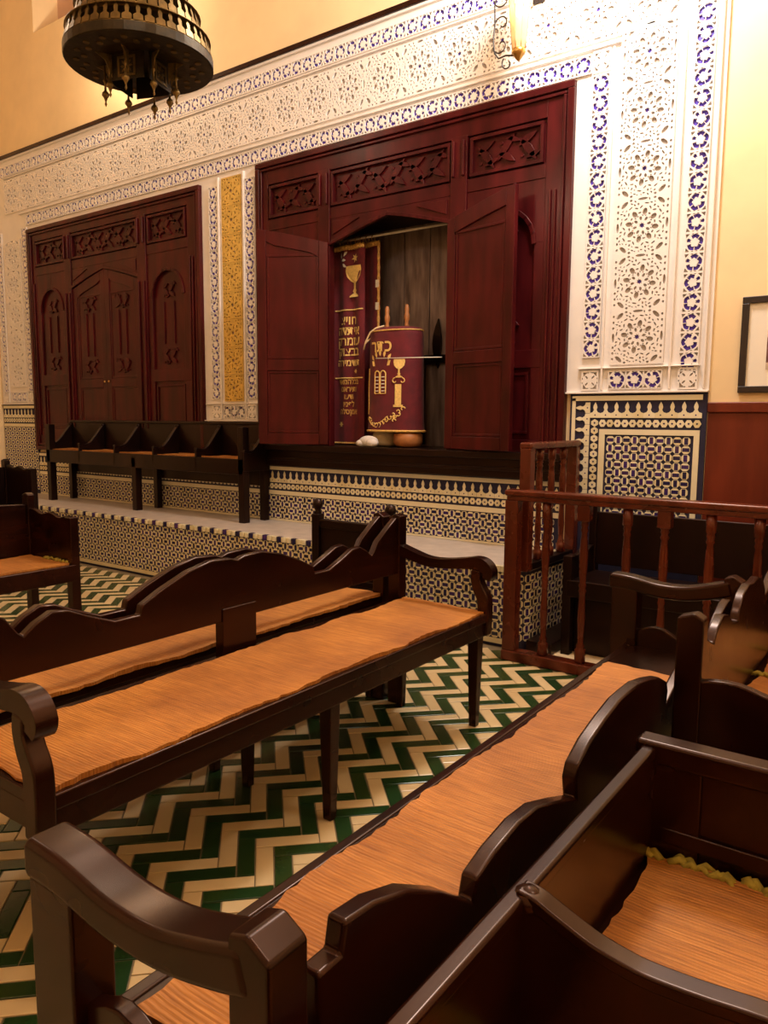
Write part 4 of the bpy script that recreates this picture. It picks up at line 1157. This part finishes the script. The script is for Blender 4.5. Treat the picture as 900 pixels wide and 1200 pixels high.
# ------------------------------------------------------------------ chandelier
CX, CY, CZ = -3.05, 2.30, 2.98
cl = empty('chandelier', (CX, CY, CZ), .35, 'dark brass tiered mosque-style chandelier with pierced rims and hanging finials', 'chandelier')
RD = .325
m = MB()
m.lathe([(.13, .012), (.20, .002), (RD-.004, .0), (RD, .004), (RD, .040), (RD-.008, .043), (RD-.008, .010), (.20, .016), (.13, .022)], 0, 0, 'brass_dark', 48)
m.build('ring_plate', cl)
for k in range(36):
    a = 2*PI*k/36; m = MB(); m.lathe([(.010, -.003), (.014, -.003), (.014, .001), (.010, .001)], (.235+.035*(k % 2))*math.cos(a), (.235+.035*(k % 2))*math.sin(a), 'brass_aged', 8); m.build('rosette', cl)
def crown(mb, r, z, hgt, n, mat, lean=.0):
    for i in range(n):
        a = 2*PI*i/n; wd = 2*PI*r/n*.86/2
        po = [(-wd, 0), (wd, 0), (wd, hgt*.30), (wd*.35, hgt*.42), (wd*.45, hgt*.70), (0, hgt), (-wd*.45, hgt*.70), (-wd*.35, hgt*.42), (-wd, hgt*.30)]
        v = [];
        for t in (-.002, .002):
            for x, zz in po:
                R_ = r-lean*zz+t; v.append((R_*math.cos(a)-x*math.sin(a), R_*math.sin(a)+x*math.cos(a), z+zz))
        k = len(po); mb.add(v, [tuple(range(k))[::-1], tuple(range(k, 2*k))]+[(q, (q+1) % k, k+(q+1) % k, k+q) for q in range(k)], mat)
for r, z, hgt, n in ((RD-.004, .045, .075, 44), (RD-.045, .135, .085, 40), (RD-.10, .235, .085, 32), (RD-.165, .335, .08, 24)):
    m = MB(); m.lathe([(r-.006, -.0), (r, -.0), (r, .022), (r-.006, .022)], 0, 0, 'brass_aged', 40, z-.02)
    crown(m, r, z, hgt, n, 'brass_aged', .25); m.build('pierced_rim', cl)
for r0, r1, z in ((RD-.010, RD-.050, .118), (RD-.052, RD-.105, .218), (RD-.106, RD-.165, .318)):
    m = MB(); m.lathe([(r1-.012, z+.012), (r0, z-.004), (r0, z), (r1-.012, z+.017)], 0, 0, 'brass_aged', 40); m.build('tier_plate', cl, smooth=True)
m = MB(); m.lathe([(.155, .40), (.15, .38), (.10, .40), (.075, .44), (.03, .50), (.025, .6), (.045, .63), (.025, .66), (.012, .68), (.012, 3.60)], 0, 0, 'brass_aged', 24); m.build('stem', cl, smooth=True)
# hanging lantern box under the plate
for k in range(4):
    a = PI/2*k
    p = MB(); p.box(-.085, .085, -.003, .003, -.095, .016, 'brass_dark'); ring_frame(p, -.045, .045, -.085, .0, -.003, .010, 'brass_aged', .004)
    for q in range(8): p.prism(lens(.020*math.cos(q*PI/4), -.042+.020*math.sin(q*PI/4), .024, .006, q*PI/4), 'y', -.006, -.003, 'brass_aged')
    o = p.build('lantern_panel', cl); o.matrix_local = RZ(a) @ T((0, -.10, 0))
for k in range(8):
    a = PI/4*k+.2; r = .14 if k % 2 else .165
    f_ = MB(); f_.lathe([(.004, .012), (.007, -.02), (.004, -.05), (.010, -.06), (.004, -.07), (.005, -.10), (.015, -.112), (.017, -.122), (.008, -.134), (.003, -.15), (.006, -.16), (0, -.172)], r*math.cos(a), r*math.sin(a), 'brass_aged', 10)
    f_.build('finial', cl, smooth=True)
    bk = MB(); po = [(.03, .008), (.115, .008), (.06, -.02), (.045, -.05), (.03, -.085)]
    bk.prism(po, 'y', -.002, .002, 'brass_aged'); o = bk.build('bracket', cl); o.matrix_local = RZ(a) @ T((.10, 0, 0))
for k in range(10):
    a = 2*PI*k/10
    c_ = MB(); c_.lathe([(.010, 0), (.010, .06), (.006, .062), (0, .062)], 0, 0, 'cord_white', 10); c_.sphere((0, 0, .085), .018, 'bulb_glow', 10, 8, (1, 1, 1.4))
    o = c_.build('bulb', cl, smooth=True); o.location = (.14*math.cos(a), .14*math.sin(a), .40)
point('chandelier_light', (CX, CY, CZ+.50), 55, WARM, .12)

# ------------------------------------------------------------------ wall lamps
def wall_lamp(loc, label, power):
    root = empty('wall_lamp', loc, 0, label, 'wall lamp', 'brass wall lamps')
    g = MB(); g.lathe([(.040, .055), (.050, .10), (.062, .22), (.074, .36), (.085, .50)], 0, 0, 'lamp_glass', 8); g.build('glass_shade', root)
    b = MB(); b.lathe([(0, -.012), (.010, -.006), (.014, .0), (.022, .008), (.030, .022), (.040, .030), (.044, .045), (.042, .058), (.036, .060)], 0, 0, 'brass_bright', 20); b.build('bottom_cup', root, smooth=True)
    b = MB(); b.lathe([(.092, .50), (.092, .512), (.05, .56), (.02, .60), (.03, .62), (.012, .64), (0, .645)], 0, 0, 'brass_bright', 20); b.build('top_cap', root, smooth=True)
    for k in range(8):
        a = 2*PI*k/8
        MB().tube([(.042*math.cos(a), .042*math.sin(a), .055), (.0865*math.cos(a), .0865*math.sin(a), .50)], .0028, 'brass_bright', 5).build('rib', root, smooth=True)
    s = MB(); Xs = -.11
    def sp_(cx, cz, r0, r1, a0, a1): return [(p[0], .0, p[1]) for p in spiral(cx, cz, r0, r1, a0, a1, 20)]
    s.tube([(-.03, 0, .03), (-.09, 0, .045), (-.14, 0, .04), (-.17, 0, .08), (-.18, 0, .16), (-.17, 0, .25), (-.175, 0, .36), (-.15, 0, .46), (-.09, 0, .53), (0, 0, .56)], .0055, 'iron_black', 6)
    s.tube(sp_(-.125, .115, .055, .012, PI, PI+5.5), .0045, 'iron_black', 6); s.tube(sp_(-.12, .24, .055, .012, -PI, -PI-5.5), .0045, 'iron_black', 6)
    s.tube(sp_(-.12, .39, .06, .012, PI, PI+5.5), .0045, 'iron_black', 6); s.tube(sp_(-.075, -.005, .045, .010, 2.2, 2.2+5.0), .0045, 'iron_black', 6)
    s.build('scroll_bracket', root, smooth=True)
    w_ = MB(); w_.tube([(0, 0, .56), (0, .15, .60), (0, 4.84-loc[1], .52)], .008, 'iron_black', 6); w_.box(-.04, .04, 4.825-loc[1], 4.842-loc[1], .44, .60, 'iron_black'); w_.build('wall_arm', root)
    bl = MB(); bl.sphere((0, 0, .28), .024, 'bulb_glow', 10, 8, (1, 1, 1.5)); bl.build('bulb', root, smooth=True)
    point('wall_lamp_light', (loc[0], loc[1], loc[2]+.36), power, LAMP, .03)
    return root
wall_lamp((-2.30, 4.56, 3.635), 'brass and glass wall lamp with black scroll bracket above the open ark', 4)
wall_lamp((-6.45, 4.50, 4.66), 'added wall lamp mostly hidden behind the chandelier, brightening the upper wall', 190)  # invented second lamp, lights the wall behind the chandelier

finish_scatter()
